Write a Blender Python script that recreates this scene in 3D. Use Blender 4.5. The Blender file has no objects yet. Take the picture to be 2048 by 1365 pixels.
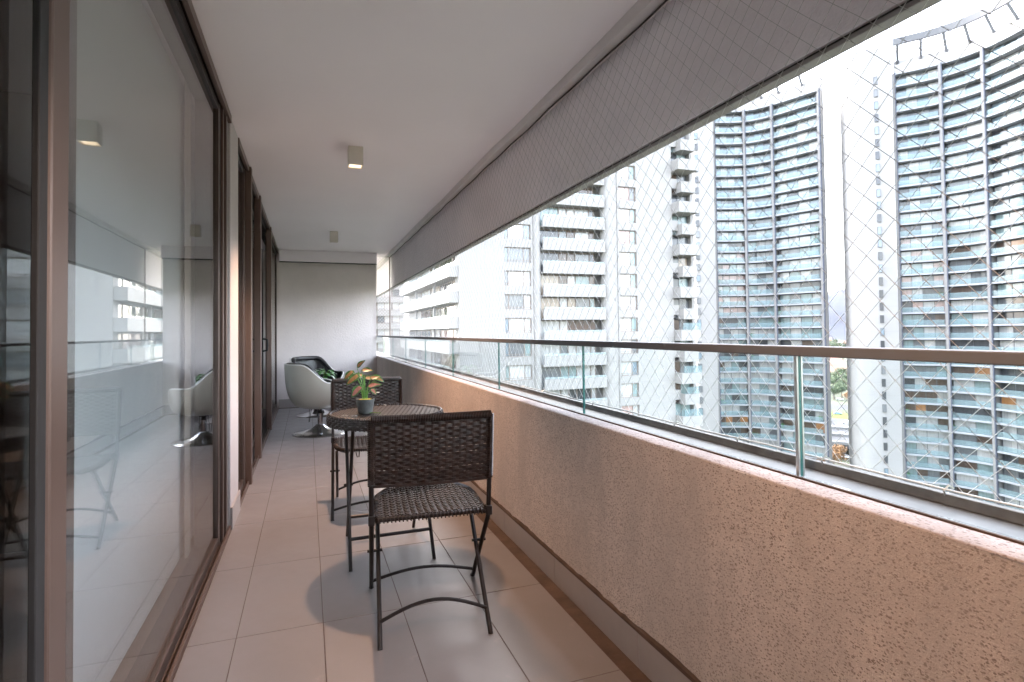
import bpy, bmesh, math, random
from mathutils import Matrix, Vector
random.seed(7)
R = math.radians
S = bpy.context.scene
COL = S.collection

# ------------------------------------------------------------------ camera
EYE = 1.12
yaw, pitch, roll = R(20.072), R(1.36), R(-0.702)
fw = Vector((math.sin(yaw)*math.cos(pitch), math.cos(yaw)*math.cos(pitch), math.sin(pitch)))
rt = Vector((math.cos(yaw), -math.sin(yaw), 0)); up = rt.cross(fw)
r2 = rt*math.cos(roll) + up*math.sin(roll); u2 = -rt*math.sin(roll) + up*math.cos(roll)
cd = bpy.data.cameras.new('camera'); cam = bpy.data.objects.new('camera', cd); COL.objects.link(cam)
M = Matrix.Identity(4)
for i in range(3):
    M[i][0], M[i][1], M[i][2] = r2[i], u2[i], -fw[i]
M[2][3] = EYE
cam.matrix_world = M
FPX, CX, CY = 1119.08, 1024.0, 636.555          # focal length and principal point in photo pixels
cd.sensor_width = 36; cd.lens = FPX/2048*36; cd.shift_y = -(682.5-CY)/2048
cd.clip_start = 0.05; cd.clip_end = 12000
S.camera = cam

# ------------------------------------------------------------------ sky, sun, exposure
SUN_EL, SUN_AZ = R(45), R(350)                   # azimuth clockwise from +Y
w = bpy.data.worlds.new('World'); S.world = w; w.use_nodes = True
nt = w.node_tree; nt.nodes.clear()
sky = nt.nodes.new('ShaderNodeTexSky'); sky.sky_type = 'NISHITA'; sky.sun_disc = False
sky.sun_elevation = SUN_EL; sky.sun_rotation = SUN_AZ
sky.air_density = 1.0; sky.dust_density = 3.0; sky.ozone_density = 1.0
hs = nt.nodes.new('ShaderNodeHueSaturation'); hs.inputs['Saturation'].default_value = 0.45
bg = nt.nodes.new('ShaderNodeBackground'); bg.inputs['Strength'].default_value = 0.15
wo = nt.nodes.new('ShaderNodeOutputWorld')
nt.links.new(sky.outputs[0], hs.inputs['Color']); nt.links.new(hs.outputs[0], bg.inputs['Color']); nt.links.new(bg.outputs[0], wo.inputs['Surface'])
sd = bpy.data.lights.new('sun', 'SUN'); sd.energy = 0.5; sd.angle = R(20); sd.color = (1, 0.95, 0.9)
sun = bpy.data.objects.new('sun', sd); COL.objects.link(sun)
sdir = Vector((math.sin(SUN_AZ)*math.cos(SUN_EL), math.cos(SUN_AZ)*math.cos(SUN_EL), math.sin(SUN_EL)))
sun.rotation_euler = sdir.to_track_quat('Z', 'Y').to_euler()
sun.location = (-20, -20, 40)
S.view_settings.view_transform = 'Standard'; S.view_settings.look = 'None'
S.view_settings.gamma = 1; S.view_settings.use_curve_mapping = False
S.view_settings.exposure = 4.15
S.render.engine = 'CYCLES'
S.cycles.max_bounces = 8; S.cycles.diffuse_bounces = 4; S.cycles.glossy_bounces = 4; S.cycles.transparent_max_bounces = 24
S.cycles.sample_clamp_indirect = 5.0; S.cycles.caustics_reflective = True; S.cycles.caustics_refractive = False

# ------------------------------------------------------------------ materials
MT = {}
def principled(name):
    m = bpy.data.materials.new(name); m.use_nodes = True
    MT[name] = m
    return m, m.node_tree, m.node_tree.nodes['Principled BSDF']
def coords(t):
    n = t.nodes.new('ShaderNodeTexCoord'); return n.outputs['Object']
def noise(t, co, scale, detail=4, rough=0.55):
    n = t.nodes.new('ShaderNodeTexNoise'); n.inputs['Scale'].default_value = scale
    n.inputs['Detail'].default_value = detail; n.inputs['Roughness'].default_value = rough
    t.links.new(co, n.inputs['Vector']); return n.outputs['Fac']
def ramp(t, fac, stops):
    n = t.nodes.new('ShaderNodeValToRGB'); e = n.color_ramp.elements
    while len(e) < len(stops): e.new(0.5)
    for k, (p, c) in enumerate(stops):
        e[k].position = p; e[k].color = (c[0], c[1], c[2], 1) if not isinstance(c, (int, float)) else (c, c, c, 1)
    t.links.new(fac, n.inputs['Fac']); return n.outputs['Color']
def mixc(t, a, b, fac, mode='MIX'):
    n = t.nodes.new('ShaderNodeMix'); n.data_type = 'RGBA'; n.blend_type = mode
    for s, v in ((n.inputs['A'], a), (n.inputs['B'], b)):
        if isinstance(v, tuple): s.default_value = (v[0], v[1], v[2], 1)
        else: t.links.new(v, s)
    f = n.inputs['Factor']
    if isinstance(fac, (int, float)): f.default_value = fac
    else: t.links.new(fac, f)
    return n.outputs['Result']
def bump(t, b, h, strength, dist):
    n = t.nodes.new('ShaderNodeBump'); n.inputs['Strength'].default_value = strength; n.inputs['Distance'].default_value = dist
    t.links.new(h, n.inputs['Height']); t.links.new(n.outputs[0], b.inputs['Normal'])
def mat(name, c, rough=0.6, metal=0, var=0.12, vs=6.0, bs=0, bd=0.002, bsc=150, spec=0.5, coat=0, rnd=0):
    """plain surface with mottling, fine relief and (rnd) a slight tint of its own for each object"""
    m, t, b = principled(name); co = coords(t)
    k = lambda f: tuple(min(1, x*f) for x in c)
    col = ramp(t, noise(t, co, vs, 5, 0.6), [(0.3, k(1-var)), (0.7, k(1+var))])
    if rnd:
        oi = t.nodes.new('ShaderNodeObjectInfo')
        col = mixc(t, col, ramp(t, oi.outputs['Random'], [(0, 1-rnd), (1, 1.0)]), 1.0, 'MULTIPLY')
    t.links.new(col, b.inputs['Base Color'])
    b.inputs['Roughness'].default_value = rough; b.inputs['Metallic'].default_value = metal
    b.inputs['Specular IOR Level'].default_value = spec; b.inputs['Coat Weight'].default_value = coat
    if bs: bump(t, b, noise(t, co, bsc, 3), bs, bd)
    return m

mat('ceiling_paint', (0.83, 0.77, 0.795), 0.85, var=0.02, vs=1.2, bs=0.15, bd=0.001, bsc=60)
mat('trim_paint', (0.68, 0.64, 0.62), 0.8, var=0.06, vs=5, bs=0.3, bd=0.002, bsc=80)
mat('grout', (0.10, 0.075, 0.065), 0.95, var=0.2, vs=20)
mat('gutter', (0.075, 0.047, 0.034), 0.9, var=0.35, vs=9, bs=0.5, bd=0.004, bsc=60)
mat('bronze', (0.15, 0.105, 0.088), 0.38, metal=0.55, var=0.06, vs=3)
mat('bronze_mid', (0.085, 0.062, 0.053), 0.4, metal=0.4, var=0.08, vs=4)
mat('bronze_dark', (0.028, 0.022, 0.02), 0.45, metal=0.3, var=0.1, vs=4)
mat('black_rubber', (0.012, 0.011, 0.011), 0.7)
mat('rail_metal', (0.15, 0.155, 0.165), 0.6, metal=0.0, var=0.05, vs=4)
mat('channel_metal', (0.11, 0.108, 0.107), 0.5, metal=0.4, var=0.2, vs=12)
mat('dark_channel', (0.14, 0.137, 0.135), 0.6, metal=0.2, var=0.3, vs=15)
mat('steel', (0.55, 0.55, 0.54), 0.28, metal=0.9, var=0.06)
mat('chrome', (0.50, 0.50, 0.51), 0.16, metal=1.0, var=0.03)
mat('iron', (0.022, 0.018, 0.017), 0.42, metal=0.4, var=0.3, vs=25)
mat('rope', (0.05, 0.045, 0.04), 0.8)
mat('cord', (0.50, 0.49, 0.48), 0.6, var=0.1, vs=30)
mat('shell_cream', (0.36, 0.335, 0.285), 0.28, var=0.02, vs=3, coat=0.3)
mat('shell_rim', (0.66, 0.65, 0.61), 0.3, var=0.02)
mat('leather', (0.022, 0.021, 0.023), 0.33, var=0.15, vs=12, bs=0.15, bd=0.001, bsc=300)
mat('lamp_housing', (0.62, 0.57, 0.50), 0.5, var=0.03)
mat('blind', (0.56, 0.57, 0.58), 0.9, var=0.03, vs=2)
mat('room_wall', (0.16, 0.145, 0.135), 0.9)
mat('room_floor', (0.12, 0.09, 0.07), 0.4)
mat('curtain', (0.42, 0.34, 0.29), 0.9, var=0.1, vs=12)
mat('pot', (0.10, 0.10, 0.095), 0.75, var=0.35, vs=40, bs=0.5, bd=0.002, bsc=120)
mat('moss', (0.55, 0.42, 0.05), 0.9, var=0.4, vs=60)
mat('stem', (0.16, 0.34, 0.07), 0.5)
mat('leaf_green', (0.06, 0.145, 0.035), 0.42, var=0.35, vs=60)
mat('leaf_orange', (0.40, 0.17, 0.065), 0.42, var=0.3, vs=90)
mat('leaf_pink', (0.46, 0.16, 0.13), 0.42, var=0.3, vs=90)
mat('leaf_plain', (0.05, 0.16, 0.035), 0.45, var=0.4, vs=50)
mat('leaf_silver', (0.36, 0.42, 0.33), 0.55, var=0.2, vs=60)
mat('tag_white', (0.72, 0.70, 0.64), 0.6)

# floor porcelain
def tile_mat():
    m, t, b = principled('tile'); co = coords(t)
    base = ramp(t, noise(t, co, 3, 6, 0.6), [(0.3, (0.195, 0.180, 0.181)), (0.7, (0.219, 0.203, 0.205))])
    sp = ramp(t, noise(t, co, 420, 2), [(0.40, 0.94), (0.6, 1.0)])
    oi = t.nodes.new('ShaderNodeObjectInfo')
    c = mixc(t, base, sp, 1, 'MULTIPLY')
    c = mixc(t, c, ramp(t, oi.outputs['Random'], [(0, 0.955), (1, 1.0)]), 1, 'MULTIPLY')
    # scuffs and a little dirt
    c = mixc(t, c, (0.36, 0.30, 0.27), ramp(t, noise(t, co, 11, 8, 0.72), [(0.60, 0), (0.80, 0.35)]))
    t.links.new(c, b.inputs['Base Color'])
    r = ramp(t, noise(t, co, 7, 6), [(0.3, 0.34), (0.7, 0.46)])
    t.links.new(r, b.inputs['Roughness']); b.inputs['Specular IOR Level'].default_value = 0.4
tile_mat()

# exposed-aggregate render: dark and pale chips in a sandy matrix
def aggregate(name, matrix, dark, pale, sc, dens, stain=None):
    m, t, b = principled(name); co = coords(t)
    mp = t.nodes.new('ShaderNodeMapping'); mp.inputs['Scale'].default_value = (1, 0.75, 1.25)
    t.links.new(co, mp.inputs['Vector'])
    wob = t.nodes.new('ShaderNodeTexNoise'); wob.inputs['Scale'].default_value = sc*0.9; t.links.new(mp.outputs[0], wob.inputs['Vector'])
    dist = mixc(t, mp.outputs[0], wob.outputs['Color'], 0.006)
    v = t.nodes.new('ShaderNodeTexVoronoi'); v.inputs['Scale'].default_value = sc; t.links.new(dist, v.inputs['Vector'])
    v2 = t.nodes.new('ShaderNodeTexVoronoi'); v2.inputs['Scale'].default_value = sc*1.7; t.links.new(dist, v2.inputs['Vector'])
    sep = t.nodes.new('ShaderNodeSeparateColor'); t.links.new(v.outputs['Color'], sep.inputs[0])
    sep2 = t.nodes.new('ShaderNodeSeparateColor'); t.links.new(v2.outputs['Color'], sep2.inputs[0])
    def chip(vd, pick, lo, hi, d0, d1):
        a = ramp(t, pick, [(lo, 0), (hi, 1)]); k = ramp(t, vd, [(d0, 1), (d1, 0)])
        return mixc(t, a, k, 1, 'MULTIPLY')
    cd_ = chip(v.outputs['Distance'], sep.outputs[0], 1-dens, 1-dens+0.02, 0.30, 0.44)
    cd2 = chip(v2.outputs['Distance'], sep2.outputs[1], 1-dens*0.8, 1-dens*0.8+0.02, 0.28, 0.42)
    cp = chip(v2.outputs['Distance'], sep2.outputs[0], 0.68, 0.72, 0.26, 0.48)
    k = lambda c, f: tuple(x*f for x in c)
    c = ramp(t, noise(t, co, 28, 6, 0.7), [(0.3, k(matrix, 0.88)), (0.7, k(matrix, 1.1))])
    c = mixc(t, c, pale, cp); c = mixc(t, c, dark, cd2); c = mixc(t, c, dark, cd_)
    # weather stains run down the face
    ms = t.nodes.new('ShaderNodeMapping'); ms.inputs['Scale'].default_value = (2.2, 2.2, 0.7); t.links.new(co, ms.inputs['Vector'])
    st = ramp(t, noise(t, ms.outputs[0], 1.6, 7, 0.62), [(0.43, 0.0), (0.68, 0.75)])
    c = mixc(t, c, stain or k(matrix, 0.55), st)
    t.links.new(c, b.inputs['Base Color']); b.inputs['Roughness'].default_value = 0.88
    bump(t, b, noise(t, co, sc*1.2, 5, 0.7), 0.55, 0.004)
aggregate('parapet_render', (0.62, 0.53, 0.475), (0.26, 0.20, 0.165), (0.71, 0.64, 0.58), 165, 0.34, (0.43, 0.375, 0.34))
aggregate('coping_render', (0.50, 0.445, 0.44), (0.21, 0.17, 0.155), (0.62, 0.57, 0.56), 125, 0.42)
# rough render on the end wall, the pier and the upper band
def stucco(name, c, bd, sc):
    m, t, b = principled(name); co = coords(t)
    k = lambda f: tuple(min(1, x*f) for x in c)
    col = ramp(t, noise(t, co, 2.0, 7, 0.65), [(0.3, k(0.92)), (0.7, k(1.05))])
    col = mixc(t, col, k(0.72), ramp(t, noise(t, co, sc, 4, 0.6), [(0.62, 0), (0.74, 0.35)]))
    t.links.new(col, b.inputs['Base Color']); b.inputs['Roughness'].default_value = 0.9
    a = noise(t, co, sc, 6, 0.65); bump(t, b, a, 0.6, bd)
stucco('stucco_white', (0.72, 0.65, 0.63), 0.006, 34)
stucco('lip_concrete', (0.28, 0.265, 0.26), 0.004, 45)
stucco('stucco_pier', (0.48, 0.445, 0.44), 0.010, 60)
stucco('stucco_band', (0.90, 0.85, 0.87), 0.005, 45)

# skirting
mat('skirting', (0.36, 0.325, 0.31), 0.45, var=0.07, vs=6, rnd=0.06)
# woven strand: streaky dark brown
def wicker(name, c0, c1):
    m, t, b = principled(name); co = coords(t)
    col = ramp(t, noise(t, co, 38, 3, 0.6), [(0.35, c0), (0.68, c1)])
    t.links.new(col, b.inputs['Base Color'])
    b.inputs['Roughness'].default_value = 0.36; b.inputs['Specular IOR Level'].default_value = 0.5
wicker('wicker', (0.010, 0.0065, 0.0055), (0.034, 0.018, 0.013))
wicker('wicker_grey', (0.022, 0.017, 0.016), (0.052, 0.040, 0.036))

# glass: clear panes that mirror more towards grazing
def glass(name, tint, ior, rough=0.0):
    m = bpy.data.materials.new(name); m.use_nodes = True; t = m.node_tree; t.nodes.clear(); MT[name] = m
    o = t.nodes.new('ShaderNodeOutputMaterial'); mx = t.nodes.new('ShaderNodeMixShader')
    tr = t.nodes.new('ShaderNodeBsdfTransparent'); tr.inputs[0].default_value = (*tint, 1)
    gl = t.nodes.new('ShaderNodeBsdfGlossy'); gl.inputs['Roughness'].default_value = rough
    lw = t.nodes.new('ShaderNodeLayerWeight'); lw.inputs['Blend'].default_value = 0.5      # facing = 1 - |cos|
    pw = t.nodes.new('ShaderNodeMath'); pw.operation = 'POWER'; pw.inputs[1].default_value = 5.0; t.links.new(lw.outputs['Facing'], pw.inputs[0])
    f0 = ((ior-1)/(ior+1))**2
    ma = t.nodes.new('ShaderNodeMath'); ma.operation = 'MULTIPLY_ADD'; ma.inputs[1].default_value = 1-f0; ma.inputs[2].default_value = f0; t.links.new(pw.outputs[0], ma.inputs[0])
    t.links.new(ma.outputs[0], mx.inputs[0]); t.links.new(tr.outputs[0], mx.inputs[1]); t.links.new(gl.outputs[0], mx.inputs[2])
    t.links.new(mx.outputs[0], o.inputs[0]); return m
glass('pane_glass', (0.92, 0.94, 0.94), 1.9)
glass('rail_glass', (0.965, 0.985, 0.982), 1.3)
mat('glass_edge', (0.05, 0.16, 0.15), 0.15)

# far buildings
def paint(name, c, joint=0, dirt=0.05):
    m, t, b = principled(name); co = coords(t)
    k = lambda f: tuple(min(1, x*f) for x in c)
    ms = t.nodes.new('ShaderNodeMapping'); ms.inputs['Scale'].default_value = (0.35, 0.35, 0.05); t.links.new(co, ms.inputs['Vector'])
    col = ramp(t, noise(t, ms.outputs[0], 1.0, 6, 0.6), [(0.3, k(1-dirt)), (0.7, k(1.0))])
    if joint:
        sp = t.nodes.new('ShaderNodeSeparateXYZ'); t.links.new(co, sp.inputs[0])
        a = t.nodes.new('ShaderNodeMath'); a.operation = 'DIVIDE'; a.inputs[1].default_value = joint; t.links.new(sp.outputs['Z'], a.inputs[0])
        f = t.nodes.new('ShaderNodeMath'); f.operation = 'FRACT'; t.links.new(a.outputs[0], f.inputs[0])
        l = t.nodes.new('ShaderNodeMath'); l.operation = 'LESS_THAN'; l.inputs[1].default_value = 0.03; t.links.new(f.outputs[0], l.inputs[0])
        mm = t.nodes.new('ShaderNodeMath'); mm.operation = 'MULTIPLY'; mm.inputs[1].default_value = 0.25; t.links.new(l.outputs[0], mm.inputs[0])
        col = mixc(t, col, k(0.6), mm.outputs[0])
    t.links.new(col, b.inputs['Base Color']); b.inputs['Roughness'].default_value = 0.85
paint('block_white', (0.265, 0.252, 0.24), 2.8)
paint('tower_white', (0.31, 0.296, 0.284), 2.8)
paint('tower_grey', (0.29, 0.292, 0.305)); paint('tower_fin', (0.20, 0.19, 0.183)); paint('tower_blue', (0.075, 0.082, 0.105))
paint('soffit_grey', (0.11, 0.11, 0.115))
mat('win_frame', (0.20, 0.155, 0.13), 0.5); mat('win_frame_dark', (0.075, 0.08, 0.09), 0.5)
def panemat(name, c, rough=0.08, em=None, es=0):
    c = tuple(x*0.60 for x in c)
    m, t, b = principled(name); co = coords(t)
    ms = t.nodes.new('ShaderNodeMapping'); ms.inputs['Scale'].default_value = (3, 3, 0.15); t.links.new(co, ms.inputs['Vector'])
    oi = t.nodes.new('ShaderNodeObjectInfo')
    ad = t.nodes.new('ShaderNodeVectorMath'); ad.operation = 'ADD'
    sc_ = t.nodes.new('ShaderNodeVectorMath'); sc_.operation = 'SCALE'; sc_.inputs['Scale'].default_value = 40
    cb = t.nodes.new('ShaderNodeCombineXYZ')
    for i in range(3): t.links.new(oi.outputs['Random'], cb.inputs[i])
    t.links.new(cb.outputs[0], sc_.inputs[0]); t.links.new(ms.outputs[0], ad.inputs[0]); t.links.new(sc_.outputs[0], ad.inputs[1])
    col = ramp(t, noise(t, ad.outputs[0], 1.6, 4, 0.6), [(0.32, tuple(x*0.72 for x in c)), (0.66, c)])
    t.links.new(col, b.inputs['Base Color']); b.inputs['Roughness'].default_value = rough
    b.inputs['Specular IOR Level'].default_value = 0.5
    if em: b.inputs['Emission Color'].default_value = (*em, 1); b.inputs['Emission Strength'].default_value = es
panemat('pane_sheer', (0.66, 0.66, 0.65)); panemat('pane_white', (0.78, 0.76, 0.74)); panemat('pane_grey', (0.26, 0.27, 0.28))
panemat('pane_dark', (0.10, 0.105, 0.115)); panemat('pane_blue', (0.30, 0.38, 0.44)); panemat('pane_teal', (0.36, 0.47, 0.47))
panemat('pane_pink', (0.66, 0.47, 0.43)); panemat('pane_beige', (0.52, 0.42, 0.33)); panemat('pane_brown', (0.16, 0.11, 0.085))  # on the towers pane_pink is sunset reflection put into the colour
panemat('pane_lit', (0.22, 0.11, 0.05), 0.2, (1, 0.5, 0.2), 0.016)
panemat('pane_green', (0.10, 0.12, 0.06))
def balcglass(name, tint, body, a):
    m = bpy.data.materials.new(name); m.use_nodes = True; t = m.node_tree; MT[name] = m
    b = t.nodes['Principled BSDF']; o = t.nodes['Material Output']
    b.inputs['Base Color'].default_value = (*body, 1); b.inputs['Roughness'].default_value = 0.06; b.inputs['Specular IOR Level'].default_value = 0.5
    tr = t.nodes.new('ShaderNodeBsdfTransparent'); tr.inputs[0].default_value = (*tint, 1)
    mx = t.nodes.new('ShaderNodeMixShader'); mx.inputs[0].default_value = a
    t.links.new(tr.outputs[0], mx.inputs[1]); t.links.new(b.outputs[0], mx.inputs[2]); t.links.new(mx.outputs[0], o.inputs['Surface'])
balcglass('balcony_glass', (0.86, 0.95, 0.96), (0.235, 0.295, 0.31), 0.34)
balcglass('balcony_glass_clear', (0.86, 0.92, 0.92), (0.55, 0.62, 0.62), 0.25)
mat('asphalt', (0.05, 0.05, 0.055), 0.85, spec=0.08, var=0.2, vs=0.2); mat('concrete', (0.14, 0.137, 0.135), 0.85, spec=0.1, var=0.15, vs=0.3)
mat('city_ground', (0.07, 0.075, 0.055), 0.95, spec=0.05, var=0.5, vs=0.02); mat('grass', (0.075, 0.09, 0.028), 0.95, spec=0.05, var=0.3, vs=0.15)
mat('hill', (0.030, 0.034, 0.044), 0.95, spec=0.05, var=0.3, vs=0.004); mat('bark', (0.10, 0.075, 0.055), 0.9)
mat('leaves', (0.05, 0.075, 0.028), 0.7, var=0.45, vs=0.6); mat('leaves_autumn', (0.17, 0.085, 0.03), 0.7, var=0.4, vs=0.6)
mat('roof_red', (0.22, 0.095, 0.07), 0.85, var=0.2, vs=0.1); mat('car_paint', (0.62, 0.63, 0.65), 0.3, coat=0.5); mat('car_blue', (0.10, 0.22, 0.45), 0.3, coat=0.5)
mat('tyre', (0.02, 0.02, 0.02), 0.8); mat('car_glass', (0.04, 0.05, 0.06), 0.1)

# ------------------------------------------------------------------ mesh helpers
class MB:
    def __init__(s): s.v = []; s.f = []; s.mi = []
    def quad_strip(s): pass
    def add(s, vs, fs, mi=0):
        o = len(s.v); s.v += [tuple(x) for x in vs]; s.f += [tuple(i+o for i in f) for f in fs]; s.mi += [mi]*len(fs); return s
    def box(s, x0, x1, y0, y1, z0, z1, mi=0):
        return s.add([(x0,y0,z0),(x1,y0,z0),(x1,y1,z0),(x0,y1,z0),(x0,y0,z1),(x1,y0,z1),(x1,y1,z1),(x0,y1,z1)],
                     [(0,3,2,1),(4,5,6,7),(0,1,5,4),(1,2,6,5),(2,3,7,6),(3,0,4,7)], mi)
    def tube(s, pts, r, n=8, mi=0, cap=True):
        pts = [Vector(p) for p in pts]; vs = []; fs = []
        a = None
        for i, p in enumerate(pts):
            d = (pts[min(i+1, len(pts)-1)] - pts[max(i-1, 0)]).normalized()
            if a is None:
                a = d.cross(Vector((0, 0, 1)));
                if a.length < 0.1: a = d.cross(Vector((1, 0, 0)))
            a = (a - d*a.dot(d)).normalized(); b = d.cross(a)
            rr = r[i] if isinstance(r, (list, tuple)) else r
            for k in range(n):
                t = 2*math.pi*k/n; vs.append(p + a*math.cos(t)*rr + b*math.sin(t)*rr)
        for i in range(len(pts)-1):
            for k in range(n):
                k2 = (k+1) % n; fs.append((i*n+k, i*n+k2, (i+1)*n+k2, (i+1)*n+k))
        if cap: fs += [tuple(range(n-1, -1, -1)), tuple(range((len(pts)-1)*n, len(pts)*n))]
        return s.add(vs, fs, mi)
    def lathe(s, prof, n=32, c=(0, 0, 0), mi=0):
        vs = []; fs = []
        for r, z in prof:
            for k in range(n):
                t = 2*math.pi*k/n; vs.append((c[0]+r*math.cos(t), c[1]+r*math.sin(t), c[2]+z))
        for i in range(len(prof)-1):
            for k in range(n):
                k2 = (k+1) % n; fs.append((i*n+k, i*n+k2, (i+1)*n+k2, (i+1)*n+k))
        fs += [tuple(range(n-1, -1, -1)), tuple(range((len(prof)-1)*n, len(prof)*n))]
        return s.add(vs, fs, mi)
    def wall(s, pts, z0, z1, th, mi=0, closed=False):
        """upright slab along a plan line, th to its right hand side"""
        P = [Vector((p[0], p[1])) for p in pts]; n = len(P); off = []
        for i in range(n):
            d = (P[min(i+1, n-1)] - P[max(i-1, 0)]).normalized(); off.append(P[i] + Vector((d.y, -d.x))*th)
        vs = [(p.x, p.y, z0) for p in P] + [(p.x, p.y, z1) for p in P] + [(p.x, p.y, z0) for p in off] + [(p.x, p.y, z1) for p in off]
        fs = []
        for i in range(n-1):
            fs += [(i, i+1, n+i+1, n+i), (2*n+i+1, 2*n+i, 3*n+i, 3*n+i+1), (n+i, n+i+1, 3*n+i+1, 3*n+i), (i+1, i, 2*n+i, 2*n+i+1)]
        fs += [(0, n, 3*n, 2*n), (n-1, 3*n-1, 4*n-1, 2*n-1)]
        return s.add(vs, fs, mi)
    def mesh(s, name, mats, smooth=False):
        me = bpy.data.meshes.new(name); me.from_pydata(s.v, [], s.f)
        for m in (mats if isinstance(mats, (list, tuple)) else [mats]): me.materials.append(MT[m])
        if any(s.mi): me.polygons.foreach_set('material_index', s.mi)
        bm = bmesh.new(); bm.from_mesh(me); bmesh.ops.recalc_face_normals(bm, faces=bm.faces); bm.to_mesh(me); bm.free()
        if smooth:
            me.polygons.foreach_set('use_smooth', [True]*len(me.polygons))
            try: me.set_sharp_from_angle(angle=R(40))
            except Exception: pass
        me.update(); return me
    def build(s, name, mats, parent=None, smooth=False, bevel=0):
        return obj(name, s.mesh(name, mats, smooth), parent, bevel)
def obj(name, me, parent=None, bevel=0, loc=None, rz=None):
    o = bpy.data.objects.new(name, me); COL.objects.link(o)
    if parent: o.parent = parent
    if loc: o.location = loc
    if rz: o.rotation_euler = (0, 0, rz)
    if bevel:
        m = o.modifiers.new('bevel', 'BEVEL'); m.width = bevel; m.segments = 2; m.limit_method = 'ANGLE'; m.angle_limit = R(40)
    return o
def empty(name, loc=(0, 0, 0), rz=0):
    o = bpy.data.objects.new(name, None); o.empty_display_size = 0.1; COL.objects.link(o); o.location = loc; o.rotation_euler = (0, 0, rz); return o
def tag(o, label, cat, group=None):
    o['label'] = label; o['category'] = cat
    if group: o['group'] = group
    return o
def struct(o, label=None):
    o['kind'] = 'structure'
    if label: o['label'] = label
    return o
def stuff(o): o['kind'] = 'stuff'; return o
def setmat(o, name, slot=0):
    o.material_slots[slot].link = 'OBJECT'; o.material_slots[slot].material = MT[name]
B = lambda *a: MB().box(*a)
def lerp(a, b, t): return a + (b-a)*t

# ================================================================== THE BALCONY
Y0, YF = -1.9, 9.235                 # ends of the balcony
XG = -0.455                          # plane of the window glass
XW = 1.044                           # inner face of the parapet
ZC = 2.40                            # ceiling
# ---- floor: bed of grout with tiles
fl = B(-0.47, 0.9665, Y0, YF+0.2, -0.2, -0.0013).build('floor', 'grout'); struct(fl, 'balcony floor of large pale porcelain tiles')
gx = [-0.415, -0.2515, 0.053, 0.3575, 0.662, 0.9665]; gy = [1.642+0.6785*k for k in range(-6, 12)]
gap = 0.0030; tmesh = {}
def tile_mesh(wd, dp):
    key = (round(wd, 4), round(dp, 4))
    if key not in tmesh:
        b = MB(); c = 0.0012; x, y = wd/2, dp/2
        b.add([(-x,-y,-0.009),(x,-y,-0.009),(x,y,-0.009),(-x,y,-0.009), (-x,-y,-c),(x,-y,-c),(x,y,-c),(-x,y,-c), (-x+c,-y+c,0),(x-c,-y+c,0),(x-c,y-c,0),(-x+c,y-c,0)],
              [(0,3,2,1),(0,1,5,4),(1,2,6,5),(2,3,7,6),(3,0,4,7),(4,5,9,8),(5,6,10,9),(6,7,11,10),(7,4,8,11),(8,9,10,11)])
        tmesh[key] = b.mesh('tile', 'tile')
    return tmesh[key]
for j in range(len(gy)-1):
    ya, yb = max(gy[j], Y0), min(gy[j+1], YF)
    if yb-ya < 0.05: continue
    for i in range(len(gx)-1):
        xa, xb = gx[i], gx[i+1]
        obj('tile', tile_mesh(xb-xa-gap, yb-ya-gap), fl, loc=((xa+xb)/2, (ya+yb)/2, random.uniform(-0.0003, 0.0003)))
gt = B(0.9675, 1.043, Y0, YF, -0.2, -0.014).build('gutter', 'gutter'); struct(gt, 'dirty brown drain strip along the parapet foot')
# ---- parapet
pp = empty('parapet_wall'); tag(pp, 'low parapet wall of exposed aggregate render below the glass railing', 'wall')
b = MB(); n = 90
b.box(XW, 1.30, Y0, 14.0, -0.6, 0.7425).box(XW, 1.118, Y0, 14.0, 0.7426, 0.7508)
pw = b.build('wall', 'parapet_render', pp)
# coping: slightly uneven inner edge
vs = []; fs = []; N = 260
for i in range(N+1):
    y = lerp(Y0, 14.0, i/N); e = XW - 0.0014 + 0.0014*math.sin(y*9.1) * math.sin(y*2.3+1) + random.uniform(-0.0012, 0.0012)
    vs += [(e+0.0022, y, 0.7495), (e+0.0030, y, 0.7522), (e+0.006, y, 0.7545), (1.115, y, 0.7545), (1.115, y, 0.7495)]
for i in range(N):
    for k in range(4): fs.append((i*5+k, i*5+k+1, (i+1)*5+k+1, (i+1)*5+k))
MB().add(vs, fs).build('coping', 'coping_render', pp, smooth=True)
ledge = B(1.116, 1.30, Y0, 14.0, 0.7425, 0.748).build('ledge', 'channel_metal', pp)
# skirting tiles under the render
sk = [1.642+0.6785*k for k in range(-6, 12)]; smesh = {}
for j in range(len(sk)-1):
    ya, yb = max(sk[j], Y0), min(sk[j+1], YF)
    if yb-ya < 0.05: continue
    key = round(yb-ya, 3)
    if key not in smesh: smesh[key] = B(-0.007, 0.0, -(yb-ya)/2+0.0012, (yb-ya)/2-0.0012, 0, 0.118).mesh('skirting_tile', 'skirting')
    obj('skirting_tile', smesh[key], pp, bevel=0.0015, loc=(XW-0.0005, (ya+yb)/2, -0.013))
vs = []; fs = []; N = 300                                         # ragged mortar line over the skirting
for i in range(N+1):
    y = lerp(Y0, YF, i/N); t = 0.010 + random.uniform(0, 0.008) + 0.006*math.sin(y*3.1)*math.sin(y*7.7)
    vs += [(XW-0.0085, y, 0.1045), (XW-0.0065, y, 0.107+t*0.5), (XW+0.001, y, 0.108+t)]
for i in range(N): fs += [(i*3, i*3+1, i*3+4, i*3+3), (i*3+1, i*3+2, i*3+5, i*3+4)]
MB().add(vs, fs).build('mortar_line', 'gutter', pp)

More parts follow.
